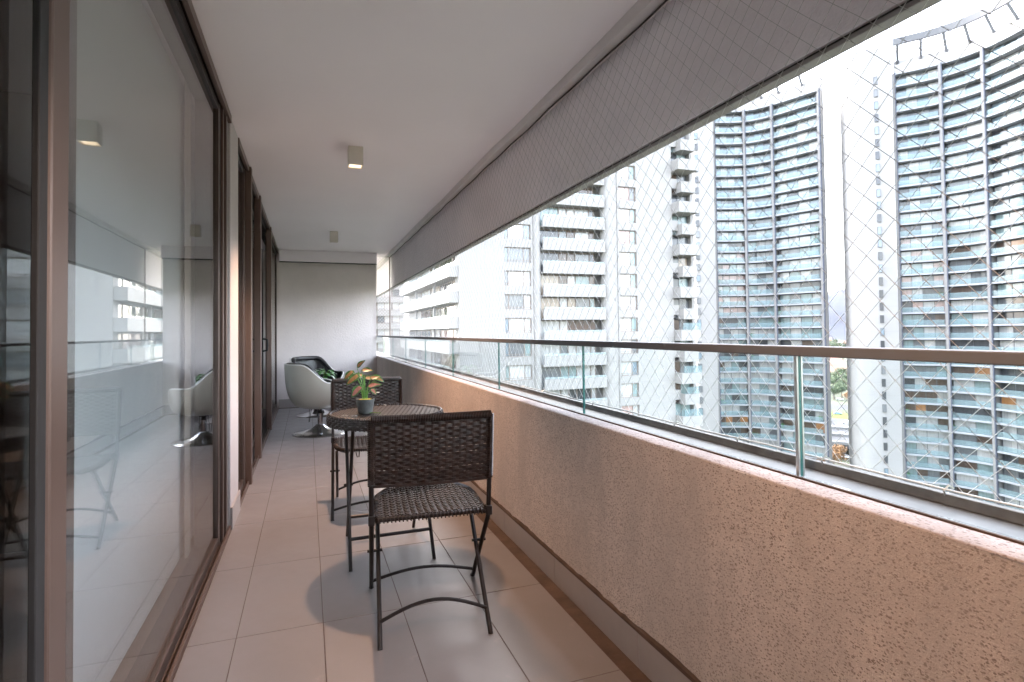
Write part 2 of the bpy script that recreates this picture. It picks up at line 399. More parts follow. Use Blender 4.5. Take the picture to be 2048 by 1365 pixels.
# ---- glass railing
rail = empty('glass_railing', (1.15, 4, 0.75)); tag(rail, 'frameless glass railing with grey metal handrail standing on the parapet', 'railing')
def on(p, o): o.matrix_parent_inverse = Matrix.Translation(-p.location); return o
jy = [-1.3, -0.115, 1.07, 2.23, 3.40, 4.61, 5.79, 7.03, 8.15, 9.20]
for k in range(len(jy)-1):
    y0, y1 = jy[k]+0.004, jy[k+1]-0.004
    g = B(1.146, 1.154, y0, y1, 0.752, 1.052).build('glass_pane', 'rail_glass', rail); on(rail, g)
    for q0, q1 in ((y0-0.0015, y0-0.0002), (y1+0.0002, y1+0.0015)):
        B(1.1462, 1.1538, q0, q1, 0.752, 1.05).build('glass_edge', 'glass_edge', g)
segs = [(-1.6, 1.95), (1.9525, 5.6), (5.6025, 9.21)]
for a_, b_ in segs:
    on(rail, B(1.136, 1.186, a_, b_, 1.050, 1.0745).build('handrail', 'rail_metal', rail, bevel=0.003))
on(rail, B(1.0435, 1.1355, 9.175, 9.215, 1.050, 1.0745).build('handrail_return', 'rail_metal', rail, bevel=0.003))
on(rail, B(1.05, 1.143, 9.192, 9.198, 0.756, 1.05).build('glass_pane', 'rail_glass', rail))
on(rail, B(1.126, 1.144, Y0, 9.2, 0.7485, 0.7525).build('glass_channel', 'channel_metal', rail))
on(rail, B(1.1165, 1.1232, Y0, 9.2, 0.7485, 0.7585).build('sealant_bead', 'gutter', rail))
po = MB().box(1.1395, 1.1455, 1.0655, 1.0745, 0.75, 1.05).box(1.1545, 1.160, 1.0655, 1.0745, 0.75, 1.05).build('clamp_post', 'steel', rail, bevel=0.001); on(rail, po)
on(rail, B(1.243, 1.262, Y0, 9.2, 0.7485, 0.772).build('net_ledge', 'dark_channel', rail, bevel=0.002))

# ---- ceiling, plaster trim, upper band
c_ = B(-0.63, 1.24, Y0, 14.0, ZC, ZC+0.25).build('ceiling', 'ceiling_paint'); struct(c_, 'smooth pale plaster balcony ceiling')
band = empty('upper_band', (1.32, 4, 1.86)); tag(band, 'rough grey render band hanging below the ceiling outside the net', 'wall band')
vs = []; fs = []; N = 200
for i in range(N+1):
    y = lerp(Y0, 14, i/N); d = 0.003*math.sin(y*2.7)+0.002*math.sin(y*6.3)
    vs += [(1.215+d, y, ZC-0.001), (1.219+d, y, ZC-0.012), (1.228+d, y, ZC-0.040), (1.29, y, ZC-0.043), (1.29, y, ZC-0.001)]
for i in range(N):
    for k in range(4): fs.append((i*5+k, i*5+k+1, (i+1)*5+k+1, (i+1)*5+k))
on(band, MB().add(vs, fs).build('plaster_trim', 'trim_paint', band, smooth=True))
on(band, B(1.300, 1.345, Y0, 14.0, 1.876, 2.65).build('band_panel', 'stucco_band', band))
on(band, B(1.312, 1.340, Y0, 14.0, 1.866, 1.876).build('drip_groove', 'black_rubber', band))
on(band, B(1.302, 1.3475, Y0, 14.0, 1.852, 1.8665).build('band_lip', 'lip_concrete', band, bevel=0.003))
on(band, B(1.24, 1.345, Y0, 14.0, 2.651, 2.8).build('slab_edge', 'stucco_band', band))

# ---- end wall with its dropped beam, back wall behind the camera
ew = empty('end_wall', (0.3, YF, 0)); tag(ew, 'white rough stucco wall closing the far end of the balcony', 'wall')
on(ew, B(-0.63, 1.043, YF, YF+0.22, -0.2, 2.40).build('wall', 'stucco_white', ew))
on(ew, B(-0.40, 1.043, YF-0.12, YF-0.001, 2.225, 2.3985).build('dropped_beam', 'ceiling_paint', ew, bevel=0.004))
on(ew, B(-0.40, 1.041, YF-0.118, YF-0.002, 2.219, 2.2245).build('dark_strip', 'bronze_dark', ew))  # thin dark strip along the underside of the dropped beam
for k in range(5):
    x0 = -0.415+0.2915*k
    on(ew, B(x0+0.001, x0+0.29, YF-0.011, YF-0.0015, -0.012, 0.128).build('skirting_tile', 'skirting', ew, bevel=0.0015))
bw = B(-0.63, 1.30, Y0-0.2, Y0, -0.2, 2.65).build('back_wall', 'stucco_white'); tag(bw, 'white stucco wall closing the near end of the balcony', 'wall')

# ---- room behind the glass
rm = MB()
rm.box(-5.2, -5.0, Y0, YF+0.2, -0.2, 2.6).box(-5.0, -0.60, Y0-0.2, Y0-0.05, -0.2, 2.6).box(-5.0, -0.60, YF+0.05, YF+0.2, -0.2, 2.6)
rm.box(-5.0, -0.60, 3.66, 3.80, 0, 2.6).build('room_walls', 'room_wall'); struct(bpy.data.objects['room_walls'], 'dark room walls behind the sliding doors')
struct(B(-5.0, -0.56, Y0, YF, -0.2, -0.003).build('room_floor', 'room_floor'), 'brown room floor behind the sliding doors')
struct(B(-5.0, -0.64, Y0, YF, 2.42, 2.6).build('room_ceiling', 'ceiling_paint'), 'plain room ceiling behind the sliding doors')

# ---- pier between the two door sets
pr = empty('stucco_pier', (-0.45, 3.8, 0)); tag(pr, 'narrow white stucco pier with chipped foot between the sliding doors', 'pier')
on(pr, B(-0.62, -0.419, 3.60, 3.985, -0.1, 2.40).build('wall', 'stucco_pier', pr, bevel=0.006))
on(pr, B(-0.4185, -0.408, 3.60, 3.99, -0.012, 0.128).build('skirting_tile', 'skirting', pr, bevel=0.002))

# ---- sliding doors
def door_set(name, label, y0, y1, mull, blind):
    d = empty(name, (-0.46, (y0+y1)/2, 0)); tag(d, label, 'sliding door')
    h = lambda b, n, m, bev=0: on(d, b.build(n, m, d, bevel=bev))
    # head and sill with their tracks
    h(B(-0.432, -0.412, y0, y1, 2.352, 2.398), 'head_lip', 'bronze', 0.002)
    h(B(-0.56, -0.4325, y0, y1, 2.372, 2.399), 'head_track', 'bronze_dark')
    h(B(-0.475, -0.460, y0, y1, 2.330, 2.3715), 'head_rib', 'bronze_dark', 0.001)
    h(B(-0.426, -0.416, y0, y1, -0.006, 0.028), 'sill_lip', 'bronze', 0.0015)
    h(B(-0.56, -0.4265, y0, y1, -0.006, 0.004), 'sill_track', 'bronze_dark')
    h(B(-0.442, -0.4375, y0, y1, 0.004, 0.020), 'sill_rib', 'bronze', 0.001)
    return d, h
def leaf(d, h, ya, yb, x, stile=0.055, st0=None, st1=None):
    """one glazed leaf: stiles, rails and its pane, glass plane at x"""
    s0 = st0 if st0 is not None else stile; s1 = st1 if st1 is not None else stile
    f = h(B(x-0.018, x+0.016, ya, ya+s0, 0.010, 2.36), 'stile', 'bronze', 0.003)
    f = h(B(x-0.018, x+0.016, yb-s1, yb, 0.010, 2.36), 'stile', 'bronze_mid', 0.003)
    h(B(x-0.017, x+0.013, ya+s0, yb-s1, 0.0065, 0.066), 'bottom_rail', 'bronze_mid', 0.002)
    h(B(x-0.017, x+0.013, ya+s0, yb-s1, 2.315, 2.3585), 'top_rail', 'bronze_dark', 0.002)
    h(B(x-0.003, x+0.003, ya+s0, yb-s1, 0.066, 2.316), 'glass_pane', 'pane_glass')
d1, h1 = door_set('sliding_door', 'wide bronze framed sliding door whose milky glass mirrors the balcony', Y0, 3.598, [], True)
leaf(d1, h1, -1.3, 1.50, -0.500)
leaf(d1, h1, 1.27, 3.335, XG, st0=0.02, st1=0.05)
h1(B(-0.420, -0.4015, 1.135, 1.213, 0.0, 2.352), 'mullion', 'bronze', 0.006)
h1(B(-0.416, -0.405, 1.100, 1.1335, 0.004, 2.352), 'interlock', 'black_rubber', 0.002)
h1(B(-0.56, -0.44, 3.345, 3.598, 0.004, 2.372), 'jamb_recess', 'bronze_dark')
h1(B(-0.4395, -0.427, 3.36, 3.385, 0.004, 2.372), 'jamb_bead', 'bronze', 0.002)
h1(B(-0.4395, -0.424, 3.47, 3.50, 0.004, 2.372), 'jamb_bead', 'bronze', 0.002)
d2, h2 = door_set('sliding_door', 'bronze framed sliding doors between the stucco pier and the end wall', 3.986, YF-0.001, [], False)
leaf(d2, h2, 4.0, 4.62, XG, st0=0.03, st1=0.09)
h2(B(-0.455, -0.396, 4.625, 4.70, -0.004, 2.39), 'mullion', 'bronze', 0.004)
leaf(d2, h2, 4.72, 5.55, -0.490, st0=0.09, st1=0.12)
h2(B(-0.455, -0.398, 5.56, 5.64, -0.004, 2.39), 'mullion', 'bronze', 0.004)
leaf(d2, h2, 5.66, 7.15, -0.520, st0=0.08, st1=0.08)
h2(B(-0.455, -0.400, 7.16, 7.25, -0.004, 2.39), 'mullion', 'bronze', 0.004)
leaf(d2, h2, 7.27, YF-0.03, XG, st0=0.08, st1=0.06)
h2(MB().tube([(-0.478, 6.9, 0.93), (-0.43, 6.9, 0.94), (-0.425, 6.9, 1.0), (-0.43, 6.9, 1.06), (-0.478, 6.9, 1.07)], 0.011, 8), 'pull_handle', 'black_rubber')
bl = B(-0.60, -0.595, 1.62, 3.58, 0.02, 2.41).build('roller_blind', 'blind'); tag(bl, 'pale roller blind drawn down behind the mirroring sliding door', 'blind')
cu = MB()                                                          # curtain beside the pier
pts = [(-0.575+0.012*math.sin(i*1.9), 3.17+0.014*i) for i in range(9)]
cu.wall(pts, 0.02, 2.40, 0.004).build('curtain', 'curtain', smooth=True); tag(bpy.data.objects['curtain'], 'strip of tan curtain hanging behind the glass beside the pier', 'curtain')
cu2 = MB(); pts = [(-0.70+0.03*math.sin(i*1.7), 5.5+0.05*i) for i in range(36)]
cu2.wall(pts, 0.02, 2.40, 0.004); o = cu2.build('sheer_curtain', 'blind', smooth=True); tag(o, 'white sheer curtain behind the door with the black pull handle', 'curtain')

# ---- ceiling lamps
def lamp(label, y, lit, power=0):
    L = empty('ceiling_lamp', (0.314, y, ZC)); tag(L, label, 'ceiling lamp', None)
    s = 0.049; hh = 0.128; k = 0.004
    b = MB().box(-s, s, -s, -s+k, -hh, 0).box(-s, s, s-k, s, -hh, 0).box(-s, -s+k, -s+k, s-k, -hh, 0).box(s-k, s, -s+k, s-k, -hh, 0).box(-s+k, s-k, -s+k, s-k, -0.02, 0)
    b.build('housing', 'lamp_housing', L, bevel=0.001)
    if lit:
        m, t, p = principled('lamp_emitter'); p.inputs['Base Color'].default_value = (0.9, 0.85, 0.75, 1)
        p.inputs['Emission Color'].default_value = (1, 0.74, 0.46, 1); p.inputs['Emission Strength'].default_value = 0.13
        B(-s+0.009, s-0.009, -s+0.009, s-0.009, -hh+0.006, -hh+0.010).build('diffuser', 'lamp_emitter', L)
        B(-s+0.004, s-0.004, -s+0.004, s-0.004, -hh+0.0105, -hh+0.016).build('reflector', 'bronze_dark', L)
        ld = bpy.data.lights.new('lamp_light', 'SPOT'); ld.energy = power; ld.color = (1, 0.61, 0.39)
        ld.spot_size = R(108); ld.spot_blend = 0.5; ld.shadow_soft_size = 0.032
        lo = bpy.data.objects.new('lamp_light', ld); COL.objects.link(lo); lo.parent = L; lo.location = (0, 0, -hh-0.004)
    else:
        B(-s+0.009, s-0.009, -s+0.009, s-0.009, -hh+0.03, -hh+0.034).build('diffuser', 'blind', L)
    return L
lamp('lit square ceiling lamp throwing warm light over the rattan table', 3.98, True, 14)
lamp('lit square ceiling lamp above the near end of the parapet', 0.60, True, 8.5)
lamp('unlit square ceiling lamp above the swivel armchairs', 7.36, False)

# ---- safety net
net = empty('safety_net', (1.27, 4, 0.78)); tag(net, 'white diamond mesh safety net stretched from the ceiling trim to the parapet', 'net')
XN = 1.268; zb, zt = 0.772, 2.352; dz = 0.074; dy = 0.070; ya, yb = -1.3, 9.19
nb = MB(); kb = MB()
def wob(y, z):
    e = math.sin((z-zb)/(zt-zb)*math.pi)
    return (XN + 0.010*e*math.sin(y*1.7+0.5), y + 0.004*e*math.sin(z*11+y*3), z + 0.005*e*math.sin(y*6.1+z*2))
sl = dz/dy; H = zt-zb
for sg in (1, -1):
    y = ya - H/sl - 0.5 if sg > 0 else ya
    lo_, hi_ = (ya-H/sl, yb) if sg > 0 else (ya, yb+H/sl)
    k0 = math.ceil(lo_/dy); k1 = math.floor(hi_/dy)
    for k in range(k0, k1+1):
        p = []; ns = 24
        for i in range(ns+1):
            z = lerp(zb, zt, i/ns); yy = k*dy + sg*(z-zb)/sl
            if ya <= yy <= yb: p.append(wob(yy, z))
        if len(p) > 1: nb.tube(p, 0.00085, 3, cap=False)
rows = int(2*H/dz)+1
for r_ in range(rows+1):
    z = zb + r_*dz/2
    if z > zt: break
    for k in range(int(ya/dy)-1, int(5.0/dy)+2):
        y = k*dy + (dy/2 if r_ % 2 else 0)
        if y < ya or y > 5: continue
        x, yy, zz = wob(y, z); s = 0.0017
        kb.add([(x, yy, zz+s*1.3), (x-s, yy, zz), (x, yy-s, zz), (x+s, yy, zz), (x, yy+s, zz), (x, yy, zz-s*1.3)],
               [(0,1,2),(0,2,3),(0,3,4),(0,4,1),(5,2,1),(5,3,2),(5,4,3),(5,1,4)])
on(net, stuff(nb.build('mesh_cords', 'cord', net))); on(net, stuff(kb.build('knots', 'cord', net)))
pts = [(1.262+0.003*math.sin(i*0.9), lerp(ya, yb, i/120), zt-0.001-0.0045*abs(math.sin(i*0.21))) for i in range(121)]
on(net, MB().tube(pts, 0.0042, 6).build('top_rope', 'rope', net, smooth=True))
pts = [(1.266+0.002*math.sin(i*1.3), lerp(ya, yb, i/120), zb+0.004+0.002*math.sin(i*0.7)) for i in range(121)]
on(net, MB().tube(pts, 0.0028, 6).build('bottom_rope', 'cord', net, smooth=True))
hk = MB().tube([(0.006, 0, 0.008), (-0.008, 0, 0.016), (-0.020, 0.002, 0.006), (-0.014, 0.004, -0.004), (0, 0.006, -0.002)], 0.0022, 5).mesh('hook', 'steel')
for k in range(28):
    y = -0.4+0.30*k+random.uniform(-0.02, 0.02)
    if y < 9.1: on(net, obj('hook', hk, net, loc=(1.258, y, 0.773)))
on(net, MB().tube([(1.254, 9.2, 1.076), (1.254, 9.2, 2.352)], 0.009, 8).build('corner_post', 'bronze', net))
rb = MB()                                                          # return of the net to the end wall
for sg in (1, -1):
    for k in range(-26, 27):
        p = []
        for i in range(25):
            z = lerp(1.08, zt, i/24); xx = 1.15+k*0.05+sg*(z-1.7)*0.95
            if 1.046 <= xx <= 1.252: p.append((xx, 9.2, z))
        if len(p) > 1: rb.tube(p, 0.0011, 3, cap=False)
on(net, stuff(rb.build('return_cords', 'cord', net)))
on(net, MB().tube([(1.049, 9.2, 1.08), (1.049, 9.2, 2.352), (1.25, 9.2, 2.352)], 0.004, 6).build('return_rope', 'rope', net))

# ================================================================== FURNITURE
def ribbon(mb, pts, nrm, wd, th, mi=0):
    """flat strand through pts; nrm gives (side, face) vectors at each point"""
    vs = []; fs = []
    for p, (sd, nn) in zip(pts, nrm):
        p = Vector(p); a = Vector(sd)*wd/2; c = Vector(nn)*th/2
        vs += [p-a-c, p+a-c, p+a+c, p-a+c]
    for i in range(len(pts)-1):
        for k in range(4): fs.append((i*4+k, i*4+(k+1) % 4, (i+1)*4+(k+1) % 4, (i+1)*4+k))
    fs += [(0, 1, 2, 3), tuple(range(len(pts)*4-1, len(pts)*4-5, -1))]
    mb.add(vs, fs, mi)
def coil(mb, pts, r, turns, rc, seg=9, n=4, skip=None):
    L = len(pts)-1; P = []; m = int(turns*seg)
    P3 = [Vector(p) for p in pts]
    for i in range(m+1):
        u = i/m*L; k = min(int(u), L-1); p = P3[k].lerp(P3[k+1], u-k); d = (P3[k+1]-P3[k]).normalized()
        a = d.cross(Vector((0, 0, 1))).normalized() if abs(d.z) < 0.9 else Vector((1, 0, 0)); b2 = d.cross(a)
        t = 2*math.pi*i/seg
        P.append(p + a*math.cos(t)*r + b2*math.sin(t)*r)
    mb.tube(P, rc, n)

def rattan_chair(label, loc, rz, wmat):
    C = empty('rattan_chair', loc, rz); tag(C, label, 'chair')
    Wo, Wi = 0.226, 0.200
    ybk, ytop, zs = -0.115, -0.172, 0.415
    bt = lambda z: lerp(ybk, ytop, (z-zs)/(0.80-zs))
    for s in (-1, 1):
        pts = [(s*Wo, bt(0.80), 0.80), (s*Wo, bt(0.6), 0.6), (s*Wo, bt(0.45), 0.45), (s*Wo, ybk+0.012, 0.385), (s*Wo, 0.06, 0.21), (s*Wo, 0.255, 0.0)]
        MB().tube(pts, 0.0095, 10).build('back_leg', 'iron', C, smooth=True)
        pts = [(s*Wi, 0.225, 0.402), (s*Wi, 0.19, 0.375), (s*Wi, 0.0, 0.21), (s*Wi, -0.255, 0.0)]
        MB().tube(pts, 0.0088, 10).build('seat_leg', 'iron', C, smooth=True)
        MB().tube([(s*(Wi-0.016), 0.033, 0.243), (s*(Wo+0.016), 0.033, 0.243)], 0.006, 8).build('pivot_bolt', 'iron', C)
        MB().box(s*Wo-0.012, s*Wo+0.012, ybk-0.016, ybk+0.016, 0.395, 0.432).build('bracket', 'iron', C, bevel=0.003)
        MB().tube([(s*Wo, 0.252, 0.0), (s*Wo, 0.262, -0.0005)], 0.011, 8).build('foot_cap', 'black_rubber', C)
    def rung(w_, y, z, dy_, arch):
        pts = [(lerp(-w_, w_, i/14), y+dy_*math.sin(math.pi*i/14), z+arch*math.sin(math.pi*i/14)) for i in range(15)]
        MB().tube(pts, 0.007, 8).build('rung', 'iron', C, smooth=True)
    rung(Wi, -0.185, 0.063, 0.01, 0.052); rung(Wo, 0.212, 0.046, 0.0, 0.036)
    top = [(lerp(-Wo, Wo, i/16), bt(0.80)-0.016*math.sin(math.pi*i/16), 0.80) for i in range(17)]
    MB().tube(top, 0.009, 8).build('top_rail', 'iron', C, smooth=True)
    # woven backrest
    wv = MB(); z0, z1 = 0.548, 0.795; nst = 17; rows = 22
    bow = lambda x: -0.016*math.cos(x/Wo*math.pi/2)
    xs = [lerp(-Wo+0.012, Wo-0.012, i/(nst-1)) for i in range(nst)]
    for x in xs:
        pts = [(x, bt(z)+bow(x), z) for z in (z0-0.004, lerp(z0, z1, .33), lerp(z0, z1, .66), z1)]
        ribbon(wv, pts, [((1, 0, 0), (0, 1, 0))]*4, 0.011, 0.0024)
    pit = (z1-z0)/rows
    for r_ in range(rows):
        zc = z0+pit*(r_+0.5); ph = math.pi*(r_ % 2); pts = []; m = (nst-1)*4; jit = random.uniform(-0.0012, 0.0012)
        for i in range(m+1):
            x = lerp(-Wo-0.006, Wo+0.006, i/m); u = (x-xs[0])/(xs[1]-xs[0])
            a = 0.0036*math.cos(math.pi*u+ph)
            if abs(x) > Wo-0.004: a = 0.0105 if (r_ % 2) else -0.0105
            pts.append((x, bt(zc)+bow(x)+a, zc+jit+random.uniform(-0.0006, 0.0006)))
        ribbon(wv, pts, [((0, 0, 1), (0, 1, 0))]*len(pts), pit*1.02, 0.0026)
    low_ = [(lerp(-Wo, Wo, i/16), bt(z0)+bow(lerp(-Wo, Wo, i/16)), z0-0.004) for i in range(17)]
    ribbon(wv, low_, [((0, 0, 1), (0, 1, 0))]*17, 0.010, 0.011)
    bo = wv.build('backrest_weave', wmat, C); stuff(bo)
    cl = MB(); coil(cl, top, 0.0125, 74, 0.0034); co_ = cl.build('top_wrapping', wmat, bo); stuff(co_)
    for s in (-1, 1):
        cl = MB(); coil(cl, [(s*Wo, bt(z), z) for z in (0.545, 0.67, 0.80)], 0.0122, 36, 0.0031, 7); stuff(cl.build('side_wrapping', wmat, bo))
    # woven seat
    sv = MB(); y0, y1 = ybk-0.012, 0.268; hw = 0.205
    def half(y):
        if y < 0.12: return hw
        return hw*math.sqrt(max(0.05, 1-((y-0.12)/(y1-0.12+0.02))**2*0.62))
    rows = 33; nst = 16; pit = (y1-y0)/rows
    xs = [lerp(-hw+0.01, hw-0.01, i/(nst-1)) for i in range(nst)]
    dip = lambda x, y: zs+0.008-0.012*math.cos(x/hw*1.4)*math.sin(math.pi*(y-y0)/(y1-y0))
    for x in xs:
        ye = y1
        while ye > y0 and half(ye) < abs(x): ye -= 0.004
        pts = [(x, lerp(y0, ye, k/5), dip(x, lerp(y0, ye, k/5))) for k in range(6)]
        ribbon(sv, pts, [((1, 0, 0), (0, 0, 1))]*6, 0.0075, 0.0024)
    for r_ in range(rows):
        yc = y0+pit*(r_+0.5); h_ = half(yc); ph = math.pi*(r_ % 2); m = 60; pts = []
        for i in range(m+1):
            x = lerp(-h_, h_, i/m); u = (x-xs[0])/(xs[1]-xs[0])
            pts.append((x, yc+random.uniform(-0.0006, 0.0006), dip(x, yc)+0.0037*math.cos(math.pi*u+ph)))
        ribbon(sv, pts, [((0, 1, 0), (0, 0, 1))]*len(pts), pit*0.84, 0.0024)
    so = sv.build('seat_weave', wmat, C); stuff(so)
    rim = [(-hw, y0, zs), (-half(0.1), 0.1, zs), (-half(0.18), 0.18, zs), (-half(0.24), 0.24, zs), (-half(y1), y1, zs), (0, y1+0.006, zs), (half(y1), y1, zs), (half(0.24), 0.24, zs), (half(0.18), 0.18, zs), (half(0.1), 0.1, zs), (hw, y0, zs), (0, y0-0.003, zs), (-hw, y0, zs)]
    MB().tube(rim, 0.009, 8).build('seat_frame', 'iron', C, smooth=True)
    cl = MB(); coil(cl, rim, 0.0118, 170, 0.0032, 7); stuff(cl.build('rim_wrapping', wmat, so))
    # loose strand ends under the front edge
    for k in range(4):
        x = random.uniform(-0.17, 0.17)
        MB().tube([(x, 0.25, 0.405), (x+random.uniform(-.004, .004), 0.252, 0.385), (x+random.uniform(-.01, .01), 0.255, 0.366)], 0.0028, 5).build('loose_strand', wmat, C)
    return C
rattan_chair('dark brown rattan folding chair at the table, farther from the swivel armchairs', (0.46, 2.28, 0), R(-5.5), 'wicker')
rattan_chair('reddish brown rattan folding chair between the round table and the swivel armchairs', (0.375, 3.79, 0), R(177), 'wicker')

# ---- round table
T = empty('rattan_table', (0.385, 2.985, 0)); tag(T, 'round dark rattan bistro table with black folding legs', 'table')
RT = 0.285; ZT = 0.708
tv = MB(); pit = 0.0125; k = -int(RT/pit)
while k*pit < RT-0.004:
    x = k*pit; hl = math.sqrt(max(0, (RT-0.006)**2-x*x)); m = max(4, int(hl/0.016)); pts = []
    for i in range(m*2+1):
        y = lerp(-hl, hl, i/(2*m)); pts.append((x, y, ZT-0.003+0.0012*math.cos(y/0.03*math.pi+(k % 2)*math.pi)))
    if hl > 0.03: ribbon(tv, pts, [((1, 0, 0), (0, 0, 1))]*len(pts), 0.0104, 0.003)
    k += 1
to = tv.build('top_weave', 'wicker_grey', T); stuff(to); to.rotation_euler = (0, 0, R(7))
MB().lathe([(0.02, ZT-0.03), (RT-0.01, ZT-0.03), (RT-0.008, ZT-0.006), (0.02, ZT-0.0055)], 48).build('top_board', 'iron', T)
rv = MB(); NS = 84
for j in range(5):                                                # woven rim: strands over and under uprights
    z = ZT-0.004-0.0105*j; pts = []; nr = []
    rr = RT+0.004+0.006*math.sin(math.pi*(j+0.6)/5.2)
    for i in range(NS*3+1):
        a = 2*math.pi*i/(NS*3); q = rr+0.0034*math.cos(math.pi*i/3+j*math.pi)
        pts.append((q*math.cos(a), q*math.sin(a), z)); nr.append(((0, 0, 1), (math.cos(a), math.sin(a), 0)))
    ribbon(rv, pts, nr, 0.0098, 0.003)
for i in range(NS):
    a = 2*math.pi*(i+0.5)/NS; q = RT+0.006
    ribbon(rv, [(q*math.cos(a), q*math.sin(a), ZT), (q*1.012*math.cos(a), q*1.012*math.sin(a), ZT-0.028), (q*math.cos(a), q*math.sin(a), ZT-0.054)],
           [((-math.sin(a), math.cos(a), 0), (math.cos(a), math.sin(a), 0))]*3, 0.006, 0.003)
ro = rv.build('rim_weave', 'wicker_grey', T); stuff(ro)
cl = MB(); ring = [((RT-0.002)*math.cos(2*math.pi*i/60), (RT-0.002)*math.sin(2*math.pi*i/60), ZT-0.001) for i in range(61)]
coil(cl, ring, 0.0065, 150, 0.0034, 7); stuff(cl.build('edge_wrapping', 'wicker_grey', ro))
for y_foot, y_top, xo in ((-0.225, 0.17, 0.0), (0.265, -0.15, -0.016)):
    for s in (-1, 1):
        x = s*(0.195+xo)-0.0
        MB().tube([(x, y_top, ZT-0.032), (x, lerp(y_foot, y_top, 0.5), 0.335), (x+s*0.004, y_foot, 0.0)], 0.0088, 10).build('leg', 'iron', T, smooth=True)
    zz = 0.125
    yr = lerp(y_foot, y_top, zz/(ZT-0.03))
    MB().tube([(-0.195-xo, yr, zz), (0.195+xo, yr, zz)], 0.0085, 8).build('cross_bar', 'iron', T, smooth=True)
for s in (-1, 1):
    MB().tube([(s*0.17, 0.005, 0.348), (s*0.215, 0.005, 0.348)], 0.0065, 8).build('pivot_bolt', 'iron', T)
# frayed pale strand ends on the table
for (px, py, a) in ((0.03, 0.25, 0.4), (-0.20, -0.07, 1.1), (-0.155, -0.10, 1.2)):
    MB().tube([(px, py, ZT-0.001), (px+0.012*math.cos(a+1.5), py+0.012*math.sin(a+1.5), ZT+0.003), (px+0.03*math.cos(a+1.5), py+0.03*math.sin(a+1.5), ZT+0.001)], 0.0022, 5).build('frayed_strand', 'cord', T)

# ---- potted plant on the table
def leaf_mesh(name, L, W, m_in, m_out, droop):
    b = MB(); n = 9; cols = [-1, -0.5, 0, 0.5, 1]; vs = []; fs = []; mi = []
    for i in range(n+1):
        t = i/n; wd = W*math.sin(math.pi*t**0.75)**0.85*(1-0.15*t)+0.0006
        for c in cols:
            vs.append((c*wd, t*L, -droop*t*t*L + 0.16*abs(c)*wd - 0.0 + 0.002*math.sin(t*9+c*3)))
    for i in range(n):
        for k in range(4):
            fs.append((i*5+k, i*5+k+1, i*5+k+6, i*5+k+5)); mi.append(0 if k in (0, 3) or i in (0, n-1) else 1)
    o = len(b.v); b.v += vs; b.f += fs; b.mi += mi
    return b.mesh(name, [m_out, m_in], True)
def plant(name, label, loc, pot_r, pot_h, leaves, meshes, cat='potted plant', soil='moss'):
    P = empty(name, loc); tag(P, label, cat)
    r = pot_r
    MB().lathe([(r*0.74, 0), (r*0.78, 0.002), (r*0.97, pot_h*0.80), (r*1.0, pot_h*0.82), (r*1.02, pot_h), (r*0.93, pot_h), (r*0.90, pot_h*0.86)], 28).build('pot', 'pot', P, smooth=True)
    MB().lathe([(r*0.90, pot_h*0.85), (r*0.86, pot_h*0.93), (r*0.5, pot_h*0.99), (0.001, pot_h*1.02)], 24).build('soil', soil, P, smooth=True)
    for (az, rad, h, tilt, mk, sc) in leaves:
        a = R(az); tip = Vector((math.cos(a)*rad, math.sin(a)*rad, h))
        b0 = Vector((math.cos(a)*0.012, math.sin(a)*0.012, pot_h*0.98))
        mid = b0.lerp(tip, 0.55) + Vector((-math.cos(a)*rad*0.25, -math.sin(a)*rad*0.25, 0.012))
        st = MB().tube([b0, b0.lerp(mid, 0.5), mid, mid.lerp(tip, 0.6)+Vector((0, 0, 0.004)), tip], [0.0026, 0.0024, 0.0021, 0.0018, 0.0013], 6).build('stem', 'stem', P, smooth=True)
        lf = obj('leaf', meshes[mk], P); lf.location = tip
        lf.rotation_euler = (R(tilt), random.uniform(-0.25, 0.25), a-math.pi/2); lf.scale = (sc, sc, sc)
    return P
lm = [leaf_mesh('leaf', 0.082, 0.024, 'leaf_orange', 'leaf_green', 0.22), leaf_mesh('leaf', 0.078, 0.028, 'leaf_pink', 'leaf_green', 0.25)]
def set_leaf(lf, base, tip, L, facing):
    """lay a leaf from base to tip with its upper face turned towards facing"""
    d = Vector(tip)-Vector(base); y = d.normalized(); z = Vector(facing); z = (z-y*z.dot(y)).normalized(); x = y.cross(z); k = d.length/L
    m = Matrix.Identity(4)
    for i in range(3): m[i][0], m[i][1], m[i][2], m[i][3] = x[i]*k, y[i]*k, z[i]*k, base[i]
    lf.matrix_local = m
# base and tip of each leaf in the pot's frame (metres), leaf kind
ZP = 0.074
LV = [((-.040, .005, .161), (-.008, -.012, .202), 0), ((-.058, -.004, .147), (-.108, -.030, .112), 0), ((-.018, .010, .147), (.038, -.012, .152), 0),
      ((-.031, -.010, .126), (-.096, -.040, .088), 0), ((-.006, .02, .118), (-.070, .030, .126), 0), ((.034, .0, .117), (.092, -.030, .094), 0),
      ((-.020, -.018, .068), (-.073, -.055, .030), 1), ((.010, -.016, .064), (.070, -.050, .086), 1), ((.028, -.02, .052), (.050, -.05, .030), 1),
      ((.0, .012, .103), (.052, .02, .112), 0), ((-.04, .03, .11), (-.07, .075, .085), 0), ((.03, .03, .10), (.06, .08, .09), 0), ((.0, .04, .12), (.005, .10, .11), 0),
      ((.02, -.01, .105), (.075, -.02, .118), 0)]
P1 = plant('potted_plant', 'small grey pot with orange and green leaves on the rattan table', (0.277, 2.97, ZT+0.001), 0.046, ZP, [], lm)
